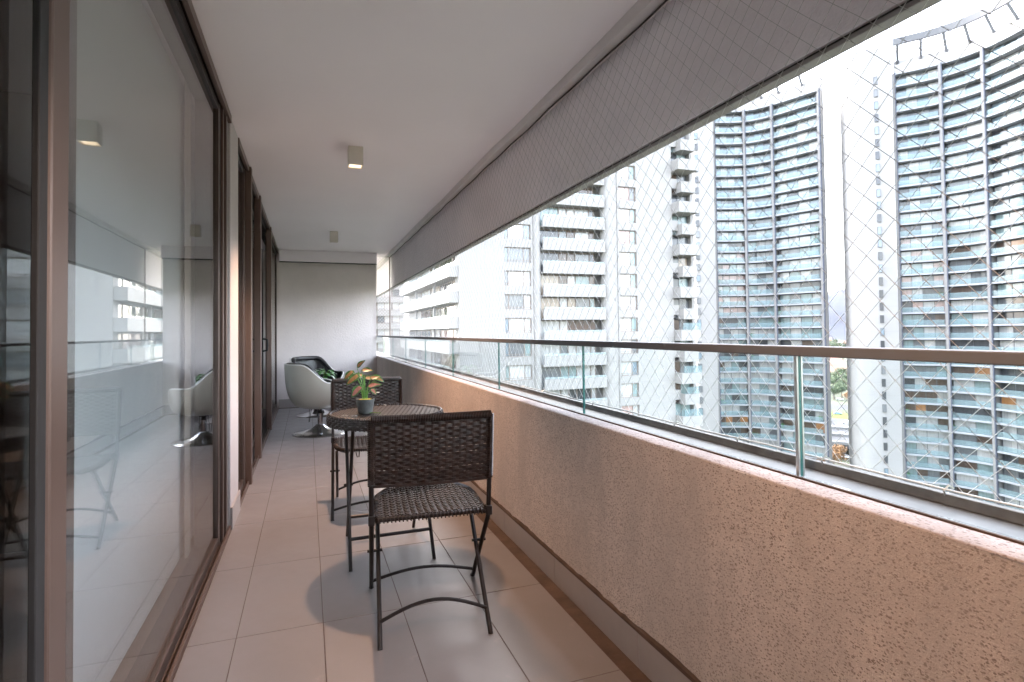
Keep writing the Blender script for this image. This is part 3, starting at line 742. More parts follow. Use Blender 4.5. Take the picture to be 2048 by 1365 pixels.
for base, tip, kd in LV:
    bs = Vector(base)+Vector((0, 0, ZP)); tp_ = Vector(tip)+Vector((0, 0, ZP)); ft = Vector((base[0]*0.22, base[1]*0.3, ZP*0.98))
    mid = ft.lerp(bs, 0.55)-Vector((base[0]*0.22, base[1]*0.2, 0))
    MB().tube([ft, ft.lerp(mid, 0.5), mid, mid.lerp(bs, 0.55), bs, bs.lerp(tp_, 0.12)], [0.0024, 0.0023, 0.0020, 0.0017, 0.0013, 0.0009], 6).build('stem', 'stem', P1, smooth=True)
    set_leaf(obj('leaf', lm[kd], P1), bs, tp_, (0.082, 0.078)[kd], (random.uniform(-.2, .2), -0.62, 0.78))
MB().lathe([(0.001, 0), (0.011, 0.0), (0.011, 0.001), (0.001, 0.001)], 16).build('care_tag', 'tag_white', P1).location = (0.06, -0.015, 0.105)
P1.children[-1].rotation_euler = (R(80), 0, R(10))

# ---- swivel tub chairs
def tub_chair(label, loc, rz):
    C = empty('swivel_armchair', loc, rz); tag(C, label, 'armchair')
    NA, NP = 56, 16; zb_ = 0.285
    def rim(a):                                                   # a: angle from the back
        d = abs(a)/math.pi*180
        s = lambda x, e0, e1: (lambda t: t*t*(3-2*t))(min(1, max(0, (x-e0)/(e1-e0))))
        z = 0.785 - 0.205*s(d, 38, 88) - 0.115*s(d, 118, 172)
        r = 0.375 - 0.03*s(d, 30, 90) - 0.035*s(d, 100, 180)
        return r, z
    def surf(a, s, inset, zo):
        r, z = rim(a); q = s**0.62 if s > 0 else 0
        rr = max(0.03, (0.07+(r-0.07)*math.sin(q*math.pi/2)**0.92) - inset)
        zz = zb_ + zo + (z-zb_-zo)*(s**1.75)
        back = math.cos(a)
        return (-back*rr, math.sin(a)*rr, zz)
    def sheet(inset, zo, tuft=False, smax=1.0):
        b = MB(); vs = []; fs = []
        for i in range(NA):
            a = -math.pi+2*math.pi*i/NA
            for j in range(NP+1):
                s = j/NP*smax; ins = inset
                if tuft and s > 0.35:
                    u = a*4.2; v = s*9
                    ins = inset + 0.012*abs(math.cos(u+ (0.5*math.pi if int(v) % 2 else 0)))*math.sin(math.pi*(v % 1)) * min(1, (1-s)*8)
                vs.append(surf(a, s, ins, zo))
        for i in range(NA):
            i2 = (i+1) % NA
            for j in range(NP): fs.append((i*(NP+1)+j, i2*(NP+1)+j, i2*(NP+1)+j+1, i*(NP+1)+j+1))
        fs.append(tuple(i*(NP+1) for i in range(NA)))
        return b.add(vs, fs)
    sheet(0, 0).build('shell', 'shell_cream', C, smooth=True)
    rp = [surf(-math.pi+2*math.pi*i/NA, 1.0, 0.007, 0) for i in range(NA)]; rp.append(rp[0])
    MB().tube(rp, 0.0085, 8, cap=False).build('rim', 'shell_rim', C, smooth=True)
    cu_ = sheet(0.022, 0.12, True, 1.0).build('padding', 'leather', C, smooth=True)
    # fat tufted top roll along the back and arms
    rl = []; 
    for i in range(45):
        a = lerp(-2.0, 2.0, i/44); p = surf(a, 1.0, 0.044, 0); rl.append((p[0], p[1], p[2]-0.012))
    rr_ = [0.006+0.026*math.sin(math.pi*i/44)**0.5*(1-0.10*abs(math.sin(i*0.71))) for i in range(45)]
    MB().tube(rl, rr_, 10).build('top_roll', 'leather', C, smooth=True)
    for k in range(9):
        a = lerp(-1.2, 1.2, k/8); p = surf(a, 0.93, 0.052, 0.12)
        MB().lathe([(0.001, -0.005), (0.009, -0.004), (0.011, 0), (0.009, 0.004), (0.001, 0.005)], 10).build('button', 'leather', C, smooth=True).location = p
    MB().lathe([(0.02, 0.40), (0.20, 0.41), (0.235, 0.425), (0.24, 0.45), (0.22, 0.475), (0.02, 0.485)], 36).build('seat_cushion', 'leather', C, smooth=True)
    MB().lathe([(0.30, 0.0), (0.302, 0.006), (0.29, 0.012), (0.20, 0.026), (0.10, 0.056), (0.055, 0.088), (0.046, 0.10), (0.028, 0.104)], 48).build('base', 'chrome', C, smooth=True)
    MB().tube([(0, 0, 0.095), (0, 0, 0.225)], 0.028, 20).build('column', 'chrome', C, smooth=True)
    MB().tube([(0, 0, 0.2255), (0, 0, 0.30)], 0.021, 16).build('gas_lift', 'black_rubber', C, smooth=True)
    for k in range(4):
        a = math.pi/4+k*math.pi/2
        MB().tube([(0.02*math.cos(a), 0.02*math.sin(a), 0.262), (0.13*math.cos(a), 0.13*math.sin(a), 0.315)], 0.009, 8).build('seat_bracket', 'chrome', C)
    return C
tub_chair('cream shell swivel armchair on a chrome disc base seen from behind, nearer the rattan table', (0.13, 6.70, 0), R(18))
tub_chair('tufted black lined swivel armchair against the stucco end wall', (0.14, 8.22, 0), R(-48))
# side table with wire legs and its plant
ST = empty('side_table', (0.16, 7.48, 0)); tag(ST, 'low round side table on thin wire legs between the swivel armchairs', 'side table')
MB().lathe([(0.02, 0.44), (0.18, 0.44), (0.185, 0.446), (0.18, 0.454), (0.02, 0.454)], 36).build('top', 'shell_rim', ST, smooth=True)
for k in range(3):
    a = 2*math.pi*k/3+2.6; c_, s_ = math.cos(a), math.sin(a); t_ = Vector((-s_, c_, 0))*0.05
    f_ = Vector((0.17*c_, 0.17*s_, 0.004)); q = Vector((0.12*c_, 0.12*s_, 0.44))
    MB().tube([q+t_, f_+t_*0.12, f_-t_*0.12, q-t_], 0.0042, 6).build('hairpin_leg', 'iron', ST)
lm2 = [leaf_mesh('leaf', 0.10, 0.026, 'leaf_plain', 'leaf_plain', 0.5), leaf_mesh('leaf', 0.085, 0.024, 'leaf_silver', 'leaf_silver', 0.4)]
LV2 = [(i*47 % 360, 0.03+0.035*((i*7) % 5)/5, 0.14+0.085*((i*5) % 7)/7, random.uniform(-25, 40), 1 if i % 4 == 3 else 0, random.uniform(0.8, 1.25)) for i in range(24)]
plant('potted_plant', 'bushy green potted plant on the side table between the swivel armchairs', (0.215, 7.46, 0.455), 0.06, 0.09, LV2, lm2, soil='pot')

# ================================================================== OUTSIDE
def pix(x, y):
    """photo pixel -> view direction"""
    return fw + r2*((x-CX)/FPX) - u2*((y-CY)/FPX)
GZ = -52.0
BASE = [EYE-GZ]
g = MB(); g.add([(-5000, -5000, GZ), (6000, -5000, GZ), (6000, 6000, GZ), (-5000, 6000, GZ)], [(0, 1, 2, 3)]).build('ground', 'city_ground')
struct(bpy.data.objects['ground'], 'distant city ground far below the balcony')

FH = 2.8
# ---- white apartment block straight ahead
YA = 62.0
A = empty('apartment_block', (32, YA, GZ)); tag(A, 'white apartment block with rounded piers and stacked strip balconies, facing the balcony', 'building')
ZLO, ZHI = GZ, 34.0
ha = lambda b, n, m: on(A, b.build(n, m, A))
XL, XR = 16.24, 48.6
# solid body set back behind the facade skin
ha(MB().box(XL+0.5, XR-0.2, YA+1.6, 104, ZLO, ZHI-0.3), 'core', 'block_white')
def fz(k): return 2.69+FH*k-0.0                                    # heads of the window openings
KF = list(range(-8, 10))
# full-height wall strips between the window columns
def strip(x0, x1, d=1.7): ha(MB().box(x0, x1, YA, YA+d, ZLO, ZHI), 'wall_strip', 'block_white')
strip(XL, 21.80); strip(25.17, 25.42); strip(37.05, 37.29); strip(39.88, 45.40)
def halfround(x0, x1, bulge):
    c = (x0+x1)/2; r = (x1-x0)/2; pts = [(c-r*math.cos(math.pi*i/14), YA+0.35-bulge*math.sin(math.pi*i/14)) for i in range(15)]
    b = MB(); vs = [(p[0], p[1], ZLO) for p in pts]+[(p[0], p[1], ZHI) for p in pts]; n = 15
    fs = [(i, i+1, n+i+1, n+i) for i in range(n-1)]+[tuple(range(n)), tuple(range(2*n-1, n-1, -1)), (0, n, 2*n-1, n-1)]
    b.add(vs, fs); o = b.build('rounded_pier', 'block_white', A, smooth=True); on(A, o)
halfround(25.42, 26.46, 0.75); halfround(34.78, 37.05, 1.0)
# spandrels, windows
def window_mesh(wd, ht, splits, fr=0.09):
    f = MB(); f.box(0, wd, 0, 0.12, 0, fr).box(0, wd, 0, 0.12, ht-fr, ht).box(0, fr, 0, 0.12, fr, ht-fr).box(wd-fr, wd, 0, 0.12, fr, ht-fr)
    xs = [0]+[s*wd for s in splits]+[wd]
    for s in splits: f.box(s*wd-fr/2, s*wd+fr/2, 0.005, 0.115, fr, ht-fr)
    f.box(fr, wd-fr, 0.01, 0.11, 0.26, 0.26+0.06)
    panes = []
    for i in range(len(xs)-1):
        p = MB(); p.box(xs[i]+0.03, xs[i+1]-0.03, 0.06, 0.075, 0.04, ht-0.04); panes.append(p.mesh('pane', 'pane_sheer'))
    return f.mesh('window', 'win_frame'), panes
rng = random.Random(3)
def put_window(par, wm, loc, cols, rz=0):
    o = obj('window', wm[0], par, loc=loc, rz=rz); on(par, o)
    for k, pm in enumerate(wm[1]):
        q = obj('pane', pm, o); setmat(q, cols[k % len(cols)])
    return o
W1 = window_mesh(3.36, 1.80, (0.16, 0.74)); W2 = window_mesh(2.58, 1.80, (0.68,))
sp1 = B(0, 3.37, 0.0, 1.6, 0, 1.0).mesh('spandrel', 'block_white'); sp2 = B(0, 2.59, 0, 1.6, 0, 1.0).mesh('spandrel', 'block_white')
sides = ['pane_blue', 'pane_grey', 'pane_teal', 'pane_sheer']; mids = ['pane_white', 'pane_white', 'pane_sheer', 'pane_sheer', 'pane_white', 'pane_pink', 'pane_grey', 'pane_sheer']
SX0, SX1 = 26.46, 34.78
balp = MB().box(SX0, SX1+0.1, -0.75, -0.60, 0, 1.32).box(SX0, SX1+0.1, -0.60, 1.6, 0, 0.20).mesh('balcony', 'block_white')
balg = B(SX0+0.1, SX1, -0.70, -0.68, 1.32, 1.55).mesh('balcony_glass', 'balcony_glass_clear')
xsW = [SX0+0.02, SX0+2.7, SX0+3.8, SX0+4.9, SX0+6.9, SX1-0.75]
for k in KF:
    z = fz(k)                                                     # head of this storey's openings
    for (x, wm, sp, cols) in ((21.805, W1, sp1, [rng.choice(sides), rng.choice(mids), rng.choice(sides)]), (37.295, W2, sp2, [rng.choice(mids), rng.choice(sides)])):
        put_window(A, wm, (x, YA+0.22, z-1.80), cols)
        on(A, obj('spandrel', sp, A, loc=(x-0.005, YA+0.001, z)))
    on(A, obj('balcony', balp, A, loc=(0, YA+0.05, z-1.74-1.32-0.0)))
    on(A, obj('balcony_glass', balg, A, loc=(0, YA+0.05, z-1.74-1.32)))
    zf = z-1.74-1.32+0.20
    for i in range(len(xsW)-1):
        key = ('A', i)
        if key not in tmesh:
            wd = xsW[i+1]-xsW[i]
            f = MB().box(0, 0.10, 0, 0.1, 0, 2.58).box(wd-0.02, wd+0.06, 0, 0.1, 0, 2.58).box(0.1, wd-0.02, 0, 0.1, 2.46, 2.58)
            tmesh[key] = (f.mesh('window', 'win_frame'), [B(0.06, wd, 0.05, 0.065, 0, 2.5).mesh('pane', 'pane_sheer')])
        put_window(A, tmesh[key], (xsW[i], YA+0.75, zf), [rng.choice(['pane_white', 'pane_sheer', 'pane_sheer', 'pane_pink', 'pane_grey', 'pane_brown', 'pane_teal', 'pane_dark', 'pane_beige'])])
# stepped corner balconies at the right end
for k in KF:
    z = fz(k)-3.06
    ev = k % 2 == 0
    x0 = 45.42 if ev else 46.3
    pr_ = 1.5 if ev else 0.9
    p = MB().box(x0, 48.55, YA-pr_, YA-pr_+0.15, z, z+1.42).box(x0, x0+0.15, YA-pr_+0.15, YA+0.4, z, z+1.42).box(x0+0.15, 48.55, YA-pr_+0.15, YA+1.6, z, z+0.22)
    ha(p, 'corner_balcony', 'block_white')
    ha(MB().box(45.41, x0-0.01, YA+0.01, YA+1.6, z+(0 if ev else 0.6), z+2.8-0.9), 'corner_infill', 'block_white') if not ev else None
    wm = ('B', ev)
    if wm not in tmesh:
        f = MB().box(0, 0.08, 0, 0.08, 0, 2.5).box(1.45, 1.53, 0, 0.08, 0, 2.5).box(2.95, 3.03, 0, 0.08, 0, 2.5)
        tmesh[wm] = (f.mesh('window', 'win_frame_dark'), [B(0.05, 1.5, 0.04, 0.05, 0, 2.5).mesh('pane', 'pane_grey'), B(1.5, 3.0, 0.04, 0.05, 0, 2.5).mesh('pane', 'pane_grey')])
    put_window(A, tmesh[wm], (45.45, YA+0.9, z+0.22), [rng.choice(['pane_dark', 'pane_grey', 'pane_brown', 'pane_teal']), rng.choice(['pane_grey', 'pane_beige', 'pane_teal'])])
    if k < 1: ha(MB().box(x0+0.3, 48.5, YA-pr_-0.02, YA-pr_, z+1.42, z+2.3), 'balcony_glass', 'balcony_glass')
ha(B(48.56, 49.0, YA+0.3, YA+8, ZLO, ZHI), 'wall_strip', 'block_white')
# side face towards us with long balconies
XB = 15.10
zside = [-1.40+2.95*k for k in range(-4, 5)]
for zi, z in enumerate(zside):
    b = MB().box(XB, XB+0.18, YA+0.2, 98, z, z+1.32).box(XB+0.18, XL+0.5, YA+0.2, 98, z, z+0.22).box(XB+0.18, XL, YA+0.2, YA+0.38, z+0.22, z+1.32)
    ha(b, 'balcony', 'block_white')
    ha(B(XB+0.06, XB+0.10, YA+0.4, 97.8, z+1.321, z+1.55), 'balcony_glass', 'balcony_glass_clear')
    for q, (ya_, yb_) in enumerate(((62.8, 66.2), (66.3, 73.0), (73.4, 79.0), (79.4, 86), (86.4, 97.5))):
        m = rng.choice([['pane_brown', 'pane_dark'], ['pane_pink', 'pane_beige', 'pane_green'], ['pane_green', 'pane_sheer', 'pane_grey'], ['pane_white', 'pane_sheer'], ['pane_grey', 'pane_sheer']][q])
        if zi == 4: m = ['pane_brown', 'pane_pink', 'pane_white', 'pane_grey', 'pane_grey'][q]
        if zi == 5: m = ['pane_beige', 'pane_green', 'pane_green', 'pane_brown', 'pane_white'][q]
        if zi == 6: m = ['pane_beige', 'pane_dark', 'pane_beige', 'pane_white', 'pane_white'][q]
        key = ('S', q)
        if key not in tmesh:
            wd = yb_-ya_; nsp = max(2, int(wd/1.7)); f = MB().box(-0.1, 0, 0, 0.1, 0, 2.6).box(-0.1, 0, wd-0.1, wd, 0, 2.6).box(-0.1, 0, 0.1, wd-0.1, 2.5, 2.6)
            for s in range(1, nsp): f.box(-0.1, 0, s*wd/nsp-0.04, s*wd/nsp+0.04, 0, 2.5)
            tmesh[key] = (f.mesh('window', 'win_frame'), [B(-0.06, -0.05, s*wd/nsp, (s+1)*wd/nsp, 0, 2.55).mesh('pane', 'pane_sheer') for s in range(nsp)])
        put_window(A, tmesh[key], (XL+0.42, ya_, z+0.22), [m])
    if zi: ha(B(XB+0.55, XB+0.85, 73.05, 73.35, z+0.22, z+2.95), 'balcony_post', 'block_white')
    if zi: ha(B(XB+0.55, XB+0.85, 86.05, 86.35, z+0.22, z+2.95), 'balcony_post', 'block_white')

# ---- farther white block seen past the end wall
D = empty('apartment_block', (14, 122, GZ)); tag(D, 'distant white apartment block with ribbon windows seen beside the end wall', 'building')
hd = lambda b, n, m: on(D, b.build(n, m, D))
hd(MB().box(4, 23.8, 123.6, 140, GZ, 26), 'core', 'block_white')
zb0 = 1.9
WD = window_mesh(3.1, 1.75, (0.5,), 0.1); spD = B(4, 24, 122, 123.7, 0, 1.25).mesh('spandrel', 'block_white')
for k in range(-6, 7):
    z = zb0+2.85*k
    on(D, obj('spandrel', spD, D, loc=(0, 0, z)))
    for j in range(6):
        put_window(D, WD, (4.4+3.2*j, 122.5, z+1.3-0.05), [rng.choice(['pane_sheer', 'pane_blue', 'pane_white', 'pane_grey']), rng.choice(['pane_sheer', 'pane_blue', 'pane_white'])])

# ---- the two curved towers
def tower(name, label, bays, panes, side, flo, ftop, seed, extra_left=True):
    """bays: plan points at the bay boundaries, left to right; the facade line is a smooth curve through them"""
    rg = random.Random(seed)
    T_ = empty(name, (bays[0][0], bays[0][1], GZ)); tag(T_, label, 'building')
    ht = lambda b, n, m, sm=False: on(T_, b.build(n, m, T_, smooth=sm))
    nb_ = len(bays)-1
    P = [Vector(p) for p in bays]
    def cat(k, t):                                                # Catmull-Rom through the boundaries
        p0 = P[k-1] if k > 0 else P[0]*2-P[1]; p1, p2 = P[k], P[k+1]; p3 = P[k+2] if k+2 <= nb_ else P[-1]*2-P[-2]
        return 0.5*((2*p1)+(p2-p0)*t+(2*p0-5*p1+4*p2-p3)*t*t+(3*p1-p0-3*p2+p3)*t**3)
    def line(k, t0, t1, off, n=6):
        out = []
        for i in range(n+1):
            t = lerp(t0, t1, i/n); p = cat(k, t); d = (cat(k, min(t+0.01, 1))-cat(k, max(t-0.01, 0))).normalized()
            nrm = Vector((-d.y, d.x))                             # away from the viewer
            if nrm.dot(p) < 0: nrm = -nrm
            out.append(p+nrm*off)
        return out
    zt_ = flo[-1]+FH
    slabm, glassm, framem, panem = [], [], [], []
    for k in range(nb_):
        def band(t0, t1, off0, off1, z0, z1, name, m):
            a = line(k, t0, t1, off0); b = line(k, t0, t1, off1); n = len(a); vs = []
            for z in (z0, z1):
                vs += [(p.x, p.y, z) for p in a]+[(p.x, p.y, z) for p in b]
            fs = []
            for i in range(n-1):
                fs += [(i, i+1, 2*n+i+1, 2*n+i), (n+i+1, n+i, 3*n+i, 3*n+i+1), (2*n+i, 2*n+i+1, 3*n+i+1, 3*n+i), (i+1, i, n+i, n+i+1)]
            fs += [(0, 2*n, 3*n, n), (n-1, 2*n-1, 4*n-1, 3*n-1)]
            return MB().add(vs, fs)
        slabm.append(band(0.0, 1.0, 0.12, 2.6, -0.36, 0.0, '', '').mesh('balcony_slab', 'tower_grey'))
        glassm.append(band(0.035, 0.93, 0.24, 0.28, 0.04, 1.08, '', '').mesh('balcony_glass', 'balcony_glass'))
        f = MB(); ps = []; np_ = panes[k]
        for j in range(np_):
            t0, t1 = lerp(0.05, 0.95, j/np_), lerp(0.05, 0.95, (j+1)/np_)
            bb = band(t0, t1, 1.75, 1.80, 0.0, 2.44, '', ''); ps.append(bb.mesh('pane', 'pane_sheer'))
            dt = 0.012
            q = band(t0-dt*0.5, t0+dt*0.5, 1.68, 1.745, 0, 2.43, '', ''); f.add(q.v, q.f)
        q = band(0.04, 0.96, 1.66, 1.745, 2.22, 2.44, '', ''); f.add(q.v, q.f)
        framem.append(f.mesh('window_frame', 'win_frame_dark')); panem.append(ps)
    warm = set()
    for fi, z in enumerate(flo):
        for k in range(nb_):
            on(T_, obj('balcony_slab', slabm[k], T_, loc=(0, 0, z)))
            on(T_, obj('balcony_glass', glassm[k], T_, loc=(0, 0, z)))
            fo = obj('window_frame', framem[k], T_, loc=(0, 0, z)); on(T_, fo)
            th = rg.random()
            for j, pm in enumerate(panem[k]):
                q = obj('pane', pm, fo)
                u = rg.random()
                if z > 24: pick = rg.choice(['pane_grey', 'pane_blue', 'pane_sheer', 'pane_dark', 'pane_white'])
                elif k == 0 and 4 < z < 20 and u < 0.6: pick = rg.choice(['pane_pink', 'pane_pink', 'pane_sheer'])  # pink panes: reflected sunset painted as pane colour on the middle floors
                elif th < 0.55: pick = rg.choice(['pane_sheer', 'pane_white', 'pane_white', 'pane_sheer', 'pane_teal', 'pane_grey'])
                elif th < 0.965: pick = rg.choice(['pane_sheer', 'pane_dark', 'pane_grey', 'pane_brown', 'pane_teal', 'pane_dark'])
                else: pick = rg.choice(['pane_lit', 'pane_brown', 'pane_sheer', 'pane_brown'])
                setmat(q, pick)
    # top slab and fins between the bays
    for k in range(nb_):
        on(T_, obj('roof_slab', slabm[k], T_, loc=(0, 0, zt_)))
    pt = lambda k, t, off: line(k, t, t, off, 1)[0]
    for k in range(nb_+1):
        kk, t = (k, 0.0) if k < nb_ else (k-1, 1.0)
        p = cat(kk, t); d = (cat(kk, min(t+0.02, 1))-cat(kk, max(t-0.02, 0))).normalized(); nr = Vector((-d.y, d.x)); nr = nr if nr.dot(p) > 0 else -nr
        wd = 0.27
        def bar(o0, o1, w0, w1, z0, z1, n, m):
            q = [p+d*w0+nr*o0, p+d*w1+nr*o0, p+d*w1+nr*o1, p+d*w0+nr*o1]
            MBx = MB().add([(v.x, v.y, z0) for v in q]+[(v.x, v.y, z1) for v in q], [(0,1,2,3),(4,5,6,7),(0,1,5,4),(1,2,6,5),(2,3,7,6),(3,0,4,7)])
            ht(MBx, n, m)
        bar(-0.05, 2.5, -wd*1.3, wd*0.5, GZ, zt_, 'fin', 'tower_fin')
        bar(-0.12, 0.4, wd*0.52, wd*1.2, GZ, zt_+0.02, 'edge_column', 'tower_blue')
    # solid core behind, roof storey, ring beam on props
    pts = [v for k in range(nb_) for v in line(k, 0, 1, 3.0)[:-1]]+[line(nb_-1, 0, 1, 3.0)[-1]]
    far = [Vector((p.x, p.y)) + (Vector((p.x, p.y)).normalized()*14) for p in pts]
    vs = [(p.x, p.y, GZ) for p in pts]+[(p.x, p.y, GZ) for p in far[::-1]]; n = len(vs)
    vs += [(v[0], v[1], zt_+0.2) for v in vs]
    ht(MB().add(vs, [tuple(range(n)), tuple(range(2*n-1, n-1, -1))]+[(i, (i+1) % n, n+(i+1) % n, n+i) for i in range(n)]), 'core', 'tower_white')
    ln = [v for k in range(nb_) for v in line(k, 0, 1, 0.1)[:-1]]+[line(nb_-1, 0, 1, 0.1)[-1]]
    def ribbonwall(off, z0, z1, th, nm, m):
        l2 = [v for k in range(nb_) for v in line(k, 0, 1, off)[:-1]]+[line(nb_-1, 0, 1, off)[-1]]
        l3 = [v for k in range(nb_) for v in line(k, 0, 1, off+th)[:-1]]+[line(nb_-1, 0, 1, off+th)[-1]]
        n = len(l2); vs = [(p.x, p.y, z0) for p in l2]+[(p.x, p.y, z1) for p in l2]+[(p.x, p.y, z0) for p in l3]+[(p.x, p.y, z1) for p in l3]; fs = []
        for i in range(n-1): fs += [(i, i+1, n+i+1, n+i), (2*n+i+1, 2*n+i, 3*n+i, 3*n+i+1), (n+i, n+i+1, 3*n+i+1, 3*n+i), (i+1, i, 2*n+i, 2*n+i+1)]
        fs += [(0, n, 3*n, 2*n), (n-1, 3*n-1, 4*n-1, 2*n-1)]
        ht(MB().add(vs, fs), nm, m)
    ribbonwall(0.3, zt_+0.02, zt_+1.9, 0.3, 'roof_parapet', 'tower_white')
    ribbonwall(2.6, zt_+0.02, zt_+3.6, 0.4, 'roof_storey', 'tower_white')
    ribbonwall(-0.2, zt_+6.2, zt_+7.7, 0.6, 'ring_beam', 'soffit_grey')
    for k in range(nb_):
        for t in (0.1, 0.6):
            a = cat(k, t); q = line(k, t, min(1, t+0.02), 2.8, 1)[0]; q0 = line(k, t, min(1, t+0.02), 0.05, 1)[0]
            ht(MB().tube([(q.x, q.y, zt_+2.5), (q0.x, q0.y, zt_+6.4)], 0.3, 6), 'raking_prop', 'soffit_grey')
    # white end wall: flat by the facade, then rounding away
    sp_ = side
    wv_ = MB(); V = [Vector(q) for q in sp_]; n = len(V)
    vs = [(v.x, v.y, GZ) for v in V]+[(v.x, v.y, zt_+6.0) for v in V]
    bk = [v+v.normalized()*6 for v in V]
    vs += [(v.x, v.y, GZ) for v in bk]+[(v.x, v.y, zt_+6.0) for v in bk]; fs = []
    for i in range(n-1): fs += [(i, i+1, n+i+1, n+i), (2*n+i+1, 2*n+i, 3*n+i, 3*n+i+1), (n+i, n+i+1, 3*n+i+1, 3*n+i)]
    fs += [(0, n, 3*n, 2*n), (n-1, 3*n-1, 4*n-1, 2*n-1)]
    ht(wv_.add(vs, fs), 'end_wall', 'tower_white', True)
    return T_, zt_
flo = [-40.6+FH*k for k in range(35)]
def tp(x, d): 
    v = pix(x, 668); return (v.x*d, v.y*d)
# tower beside the block
BB = [tp(1436, 143), tp(1497, 142.6), tp(1553, 139.0), tp(1648, 130.5)]
sideB = [tp(1384, 152), tp(1384.5, 147.5), tp(1386, 144.8), tp(1391, 142.6), tp(1398, 141.8), tp(1408, 141.6), tp(1434, 141.9)]
TB, ztB = tower('residential_tower', 'tall curved tower with blue grey glazed balconies next to the white apartment block', BB, (4, 3, 4), sideB, flo, 0, 11)
# tower at the right
CC = [tp(1802, 123.0), tp(1896, 118.2), tp(1982, 112.0), tp(2075, 103.5), tp(2190, 93)]
sideC = [tp(1692, 140), tp(1692.5, 135), tp(1695, 131.0), tp(1702, 128.0), tp(1713, 126.2), tp(1727, 125.0), tp(1745, 124.2), tp(1763, 123.6), tp(1798, 122.6)]
TC, ztC = tower('residential_tower', 'tall curved tower with stacked glass balconies beyond the near end of the railing', CC, (4, 2, 3, 3), sideC, flo, 0, 23)
# slit windows on the end walls
def slits(par, x, d, wd, hgt):
    c = Vector(tp(x, d)); u = c.normalized(); s = Vector((u.y, -u.x)); a = math.atan2(s.y, s.x)
    f = MB().box(-wd/2-0.06, wd/2+0.06, -0.10, 0.30, -0.06, 0).box(-wd/2-0.06, wd/2+0.06, -0.10, 0.30, hgt, hgt+0.06).box(-wd/2-0.06, -wd/2, -0.10, 0.30, 0, hgt).box(wd/2, wd/2+0.06, -0.10, 0.30, 0, hgt).mesh('window', 'soffit_grey')
    pn = B(-wd/2, wd/2, -0.04, -0.02, 0, hgt).mesh('pane', 'pane_grey')
    for z in flo:
        o = obj('window', f, par, loc=(c.x, c.y, z+0.6), rz=a); on(par, o)
        q = obj('pane', pn, o); setmat(q, rng.choice(['pane_dark', 'pane_grey', 'pane_blue', 'pane_dark']))
slits(TB, 1399, 141.6, 0.85, 1.5); slits(TC, 1765, 123.4, 0.62, 1.6)

# shrubs growing behind the balcony glass of the towers
shm = MB(); rsh = random.Random(4)
for _ in range(70):
    c = Vector((rsh.gauss(0, 0.28), rsh.gauss(0, 0.28), 0.75+rsh.gauss(0, 0.38))); a = Vector((rsh.gauss(0, 1), rsh.gauss(0, 1), rsh.gauss(0, 1))).normalized(); b2 = a.orthogonal().normalized(); s_ = rsh.uniform(0.08, 0.17)
    shm.add([c-a*s_, c+b2*s_*0.6, c+a*s_, c-b2*s_*0.6], [(0, 1, 2, 3)])
shl = shm.mesh('foliage', 'leaf_plain'); shp = MB().lathe([(0.17, 0), (0.22, 0.36), (0.19, 0.36), (0.18, 0.3)], 12).mesh('planter', 'pot')
for tw, pl, lab, grp in ((BB, ((0, .08), (1, .1), (2, .07), (2, .9)), 'small green shrub on a glazed balcony of the tower next to the white block', 'shrubs on the tower next to the white block'),
                         (CC, ((0, .07), (0, .88), (1, .1), (2, .1)), 'small green shrub on a glazed balcony of the tower beyond the near railing', 'shrubs on the tower beyond the near railing')):
    for z in flo:
        if z < -34 or z > 40: continue
        k, t_ = rsh.choice(pl)
        if rsh.random() < 0.45: continue
        p = Vector(tw[k]).lerp(Vector(tw[k+1]), t_); p = p+p.normalized()*1.0
        o = empty('balcony_shrub', (p.x, p.y, z+0.01), rsh.uniform(0, 6)); tag(o, lab, 'shrub', grp); obj('foliage', shl, o); obj('planter', shp, o)

# ---- highway, roads and greenery far below, seen between the towers
uu = Vector((0.770, 0.638)); vv = Vector((0.638, -0.770))
def road(name, label, d0, d1, z, m, th=0.0):
    o = MB(); q = [uu*d0-vv*600, uu*d0+vv*600, uu*d1+vv*600, uu*d1-vv*600]
    if th: o.add([(p.x, p.y, z-th) for p in q]+[(p.x, p.y, z) for p in q], [(0,1,2,3),(4,5,6,7),(0,1,5,4),(1,2,6,5),(2,3,7,6),(3,0,4,7)])
    else: o.add([(p.x, p.y, z) for p in q], [(0, 1, 2, 3)])
    o = o.build(name, m); struct(o, label); return o
road('grass', 'strip of lawn between the towers and the lower road', 170, 218, GZ+0.05, 'grass')
road('lower_road', 'lower road running under the highway viaduct', 219, 240, GZ+0.06, 'asphalt')
ZV = -46.0
road('viaduct', 'elevated highway deck crossing behind the towers', 262, 300, ZV, 'asphalt', 1.6)
for k, (d, zz) in enumerate(((261.5, ZV), (280.5, ZV), (300, ZV))):
    b = MB(); q = [uu*d-vv*600, uu*d+vv*600, uu*(d+1.2)+vv*600, uu*(d+1.2)-vv*600]
    b.add([(p.x, p.y, zz+0.01) for p in q]+[(p.x, p.y, zz+1.1) for p in q], [(0,1,2,3),(4,5,6,7),(0,1,5,4),(1,2,6,5),(2,3,7,6),(3,0,4,7)])
    tag(b.build('road_barrier', 'concrete'), ['long concrete barrier on the near edge of the elevated highway', 'concrete median barrier along the elevated highway', 'long concrete barrier on the far edge of the elevated highway'][k], 'barrier')
for k in range(9):
    p = uu*272+vv*(-120+30*k)
    o = MB().tube([(0, 0, GZ), (0, 0, ZV-1.6)], 1.3, 12).build('viaduct_pier', 'concrete'); o.location = (p.x, p.y, 0); tag(o, 'round concrete pier carrying the elevated highway', 'pier', 'piers under the elevated highway')
road('concrete_apron', 'pale concrete strip beside the far road', 336, 352, GZ+0.05, 'concrete')
road('far_road', 'far carriageway at ground level', 352.5, 376, GZ+0.06, 'asphalt')
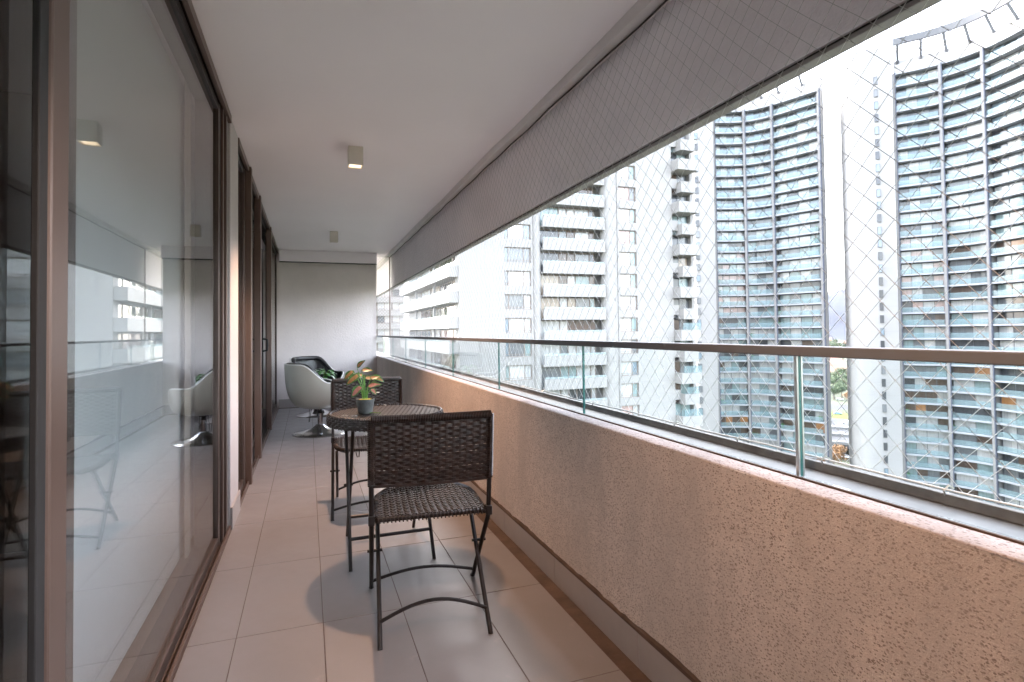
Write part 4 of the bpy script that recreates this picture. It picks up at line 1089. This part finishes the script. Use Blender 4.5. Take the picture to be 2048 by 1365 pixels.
road('verge', 'planted strip between the far roads', 378, 404, GZ+0.05, 'grass')
road('farther_road', 'second far carriageway at ground level', 420, 446, GZ+0.06, 'asphalt')
def car(label, p, rz, paint):
    C = empty('car', p, rz); tag(C, label, 'car')
    b = MB(); prof = [(-2.2, 0.35), (-2.2, 0.85), (-1.5, 0.95), (-1.0, 1.45), (0.6, 1.45), (1.2, 0.95), (2.1, 0.8), (2.2, 0.35)]
    n = len(prof); vs = [(x, -0.85, z) for x, z in prof]+[(x, 0.85, z) for x, z in prof]
    b.add(vs, [tuple(range(n)), tuple(range(2*n-1, n-1, -1))]+[(i, (i+1) % n, n+(i+1) % n, n+i) for i in range(n)]); b.build('body', paint, C, bevel=0.08)
    MB().box(-1.0, 0.65, -0.87, 0.87, 1.0, 1.36).build('side_window', 'car_glass', C, bevel=0.05)
    for x in (-1.35, 1.35):
        for y in (-0.8, 0.8): MB().tube([(x, y-0.1, 0.32), (x, y+0.1, 0.32)], 0.32, 14).build('wheel', 'tyre', C)
ra = math.atan2(vv.y, vv.x)
def gp(x, y, z): 
    v = pix(x, y); t = (z-EYE)/v.z; return (v.x*t, v.y*t, z)
car('silver car on the lower road beside the lawn', gp(1692, 917, GZ+0.07), ra, 'car_paint')
car('white car on the near lanes of the elevated highway', gp(1683, 872, ZV+0.01), ra, 'car_paint')
car('white car close to the median on the elevated highway', gp(1694, 848, ZV+0.01), ra, 'car_paint')
car('blue car on the far carriageway', gp(1676, 829, GZ+0.07), ra, 'car_blue')
car('silver car on the second far carriageway', gp(1680, 800, GZ+0.07), ra, 'car_paint')

def tree_meshes(seed, h, r, m):
    rg = random.Random(seed)
    tk = MB().tube([(0, 0, 0), (0.1, 0.05, h*0.3), (0, 0.1, h*0.55), (0.1, 0, h*0.8)], [0.035*h, 0.028*h, 0.02*h, 0.006*h], 8)
    for i in range(6):
        a = rg.uniform(0, 6.28); z = h*rg.uniform(0.35, 0.6)
        tk.tube([(0, 0, z), (math.cos(a)*r*0.35, math.sin(a)*r*0.35, z+h*0.1), (math.cos(a)*r*0.75, math.sin(a)*r*0.75, z+h*0.22)], [0.014*h, 0.009*h, 0.003*h], 6)
    cr = MB(); cl = [(rg.uniform(-1, 1)*r*0.62, rg.uniform(-1, 1)*r*0.62, h*rg.uniform(0.42, 0.86), r*rg.uniform(0.28, 0.5)) for _ in range(15)]
    for (x, y, z, q) in cl:
        for _ in range(120):
            d = Vector((rg.gauss(0, 1), rg.gauss(0, 1), rg.gauss(0, 0.8))).normalized()*q*rg.uniform(0.55, 1.1)
            c = Vector((x, y, z))+d; s = r*rg.uniform(0.035, 0.075)
            a = Vector((rg.gauss(0, 1), rg.gauss(0, 1), rg.gauss(0, 1))).normalized(); b2 = a.cross(d).normalized() if a.cross(d).length > 1e-4 else Vector((1, 0, 0))
            cr.add([c-a*s-b2*s*0.6, c+a*s-b2*s*0.6, c+a*s+b2*s*0.6, c-a*s+b2*s*0.6], [(0, 1, 2, 3)])
    return tk.mesh('trunk', 'bark'), cr.mesh('crown', m)
tms = [tree_meshes(k, 11, 5, 'leaves') for k in range(3)]; tau = tree_meshes(9, 9, 5, 'leaves_autumn')
def tree(label, p, tm, s, group=None):
    t = empty('tree', p, random.uniform(0, 6)); t.scale = (s, s, s); tag(t, label, 'tree', group)
    obj('trunk', tm[0], t); obj('crown', tm[1], t)
tree('orange autumn tree on the lawn beside the lower road', gp(1668, 935, GZ), tau, 0.95)
tree('orange brown tree behind the far carriageways', gp(1702, 810, GZ), tau, 1.1)
for x, y, s in ((1668, 800, 1.0), (1684, 797, 1.1), (1698, 790, 1.2), (1672, 782, 1.2), (1690, 776, 1.3), (1664, 775, 1.3), (1706, 772, 1.2), (1680, 768, 1.4), (1668, 725, 2.0), (1686, 722, 2.2), (1702, 724, 2.0), (1676, 712, 2.4), (1694, 710, 2.4), (1666, 704, 2.6), (1706, 706, 2.4)):
    tree('leafy green tree among the greenery behind the far roads', gp(x, y, GZ), random.choice(tms), s, 'trees behind the far roads')
def low(label, cat, x0, x1, y, h, dep, m, roof, pitched):
    p0 = Vector(gp(x0, y, GZ)); p1 = Vector(gp(x1, y, GZ)); H_ = empty('low_building', p0); tag(H_, label, cat)
    d = p1-p0; L = d.length; H_.rotation_euler = (0, 0, math.atan2(d.y, d.x))
    MB().box(0, L, 0, dep, 0, h).build('wall', m, H_)
    if pitched:
        MB().add([(-1, -1.5, h), (L+1, -1.5, h), (L+1, dep+1.5, h), (-1, dep+1.5, h), (1, dep/2, h+dep*0.32), (L-1, dep/2, h+dep*0.32)], [(0,1,5,4),(2,3,4,5),(1,2,5),(3,0,4),(0,3,2,1)]).build('roof', roof, H_)
    else: MB().box(-0.6, L+0.6, -0.6, dep+0.6, h+0.01, h+0.8).build('roof', roof, H_)
    for k in range(int(L/7)):
        MB().box(2+k*7, 5.5+k*7, -0.12, 0.05, h*0.35, h*0.72).build('window', 'pane_dark', H_)
low('low building with a long red roof among the trees', 'house', 1655, 1712, 768, 5, 60, 'concrete', 'roof_red', True)
low('low white flat roofed hall behind the red roofed building', 'hall', 1650, 1696, 742, 6, 70, 'block_white', 'block_white', False)
rngh = random.Random(5)
for k in range(26):
    x = rngh.uniform(1650, 1712); y = rngh.uniform(676, 705)
    low('small distant house scattered below the hills', 'house', x, x+rngh.uniform(5, 12), y, rngh.uniform(5, 9), rngh.uniform(15, 40), rngh.choice(['block_white', 'concrete', 'roof_red']), rngh.choice(['roof_red', 'concrete', 'block_white']), True)
    bpy.data.objects[-1] if False else None
for o in list(COL.objects):
    if o.get('label', '').startswith('small distant house'): o['group'] = 'houses below the hills'
# hills: ridge 3 km away
hb = MB(); n = 80; rows_ = 14; vs = []
for j in range(rows_+1):
    for i in range(n+1):
        s = lerp(-3200, 3200, i/n); t = j/rows_; d = lerp(2400, 4200, t)
        hgt = (math.sin(t*math.pi*0.62)**1.2)*1.4*(185+46*math.sin(s*0.0021+1)+26*math.sin(s*0.0063)+12*math.sin(s*0.017+t*5))*(0.86+0.06*math.sin(s*0.01+t*9))
        p = uu*d+vv*s; vs.append((p.x, p.y, GZ-2+hgt))
fs = [(j*(n+1)+i, j*(n+1)+i+1, (j+1)*(n+1)+i+1, (j+1)*(n+1)+i) for j in range(rows_) for i in range(n)]
struct(hb.add(vs, fs).build('hills', 'hill', smooth=True), 'wooded hills on the horizon fading into haze')

# ---- air: thin even haze over the whole city
m = bpy.data.materials.new('haze_air'); m.use_nodes = True; t = m.node_tree; t.nodes.clear(); MT['haze_air'] = m
pv = t.nodes.new('ShaderNodeVolumePrincipled'); pv.inputs['Color'].default_value = (0.82, 0.86, 1.0, 1); pv.inputs['Density'].default_value = 0.000016
oo = t.nodes.new('ShaderNodeOutputMaterial'); t.links.new(pv.outputs[0], oo.inputs['Volume'])
hz = B(-5010, 6010, -5010, 6010, GZ-1, 330).build('haze', 'haze_air'); stuff(hz); hz['label'] = 'thin pale haze over the city'
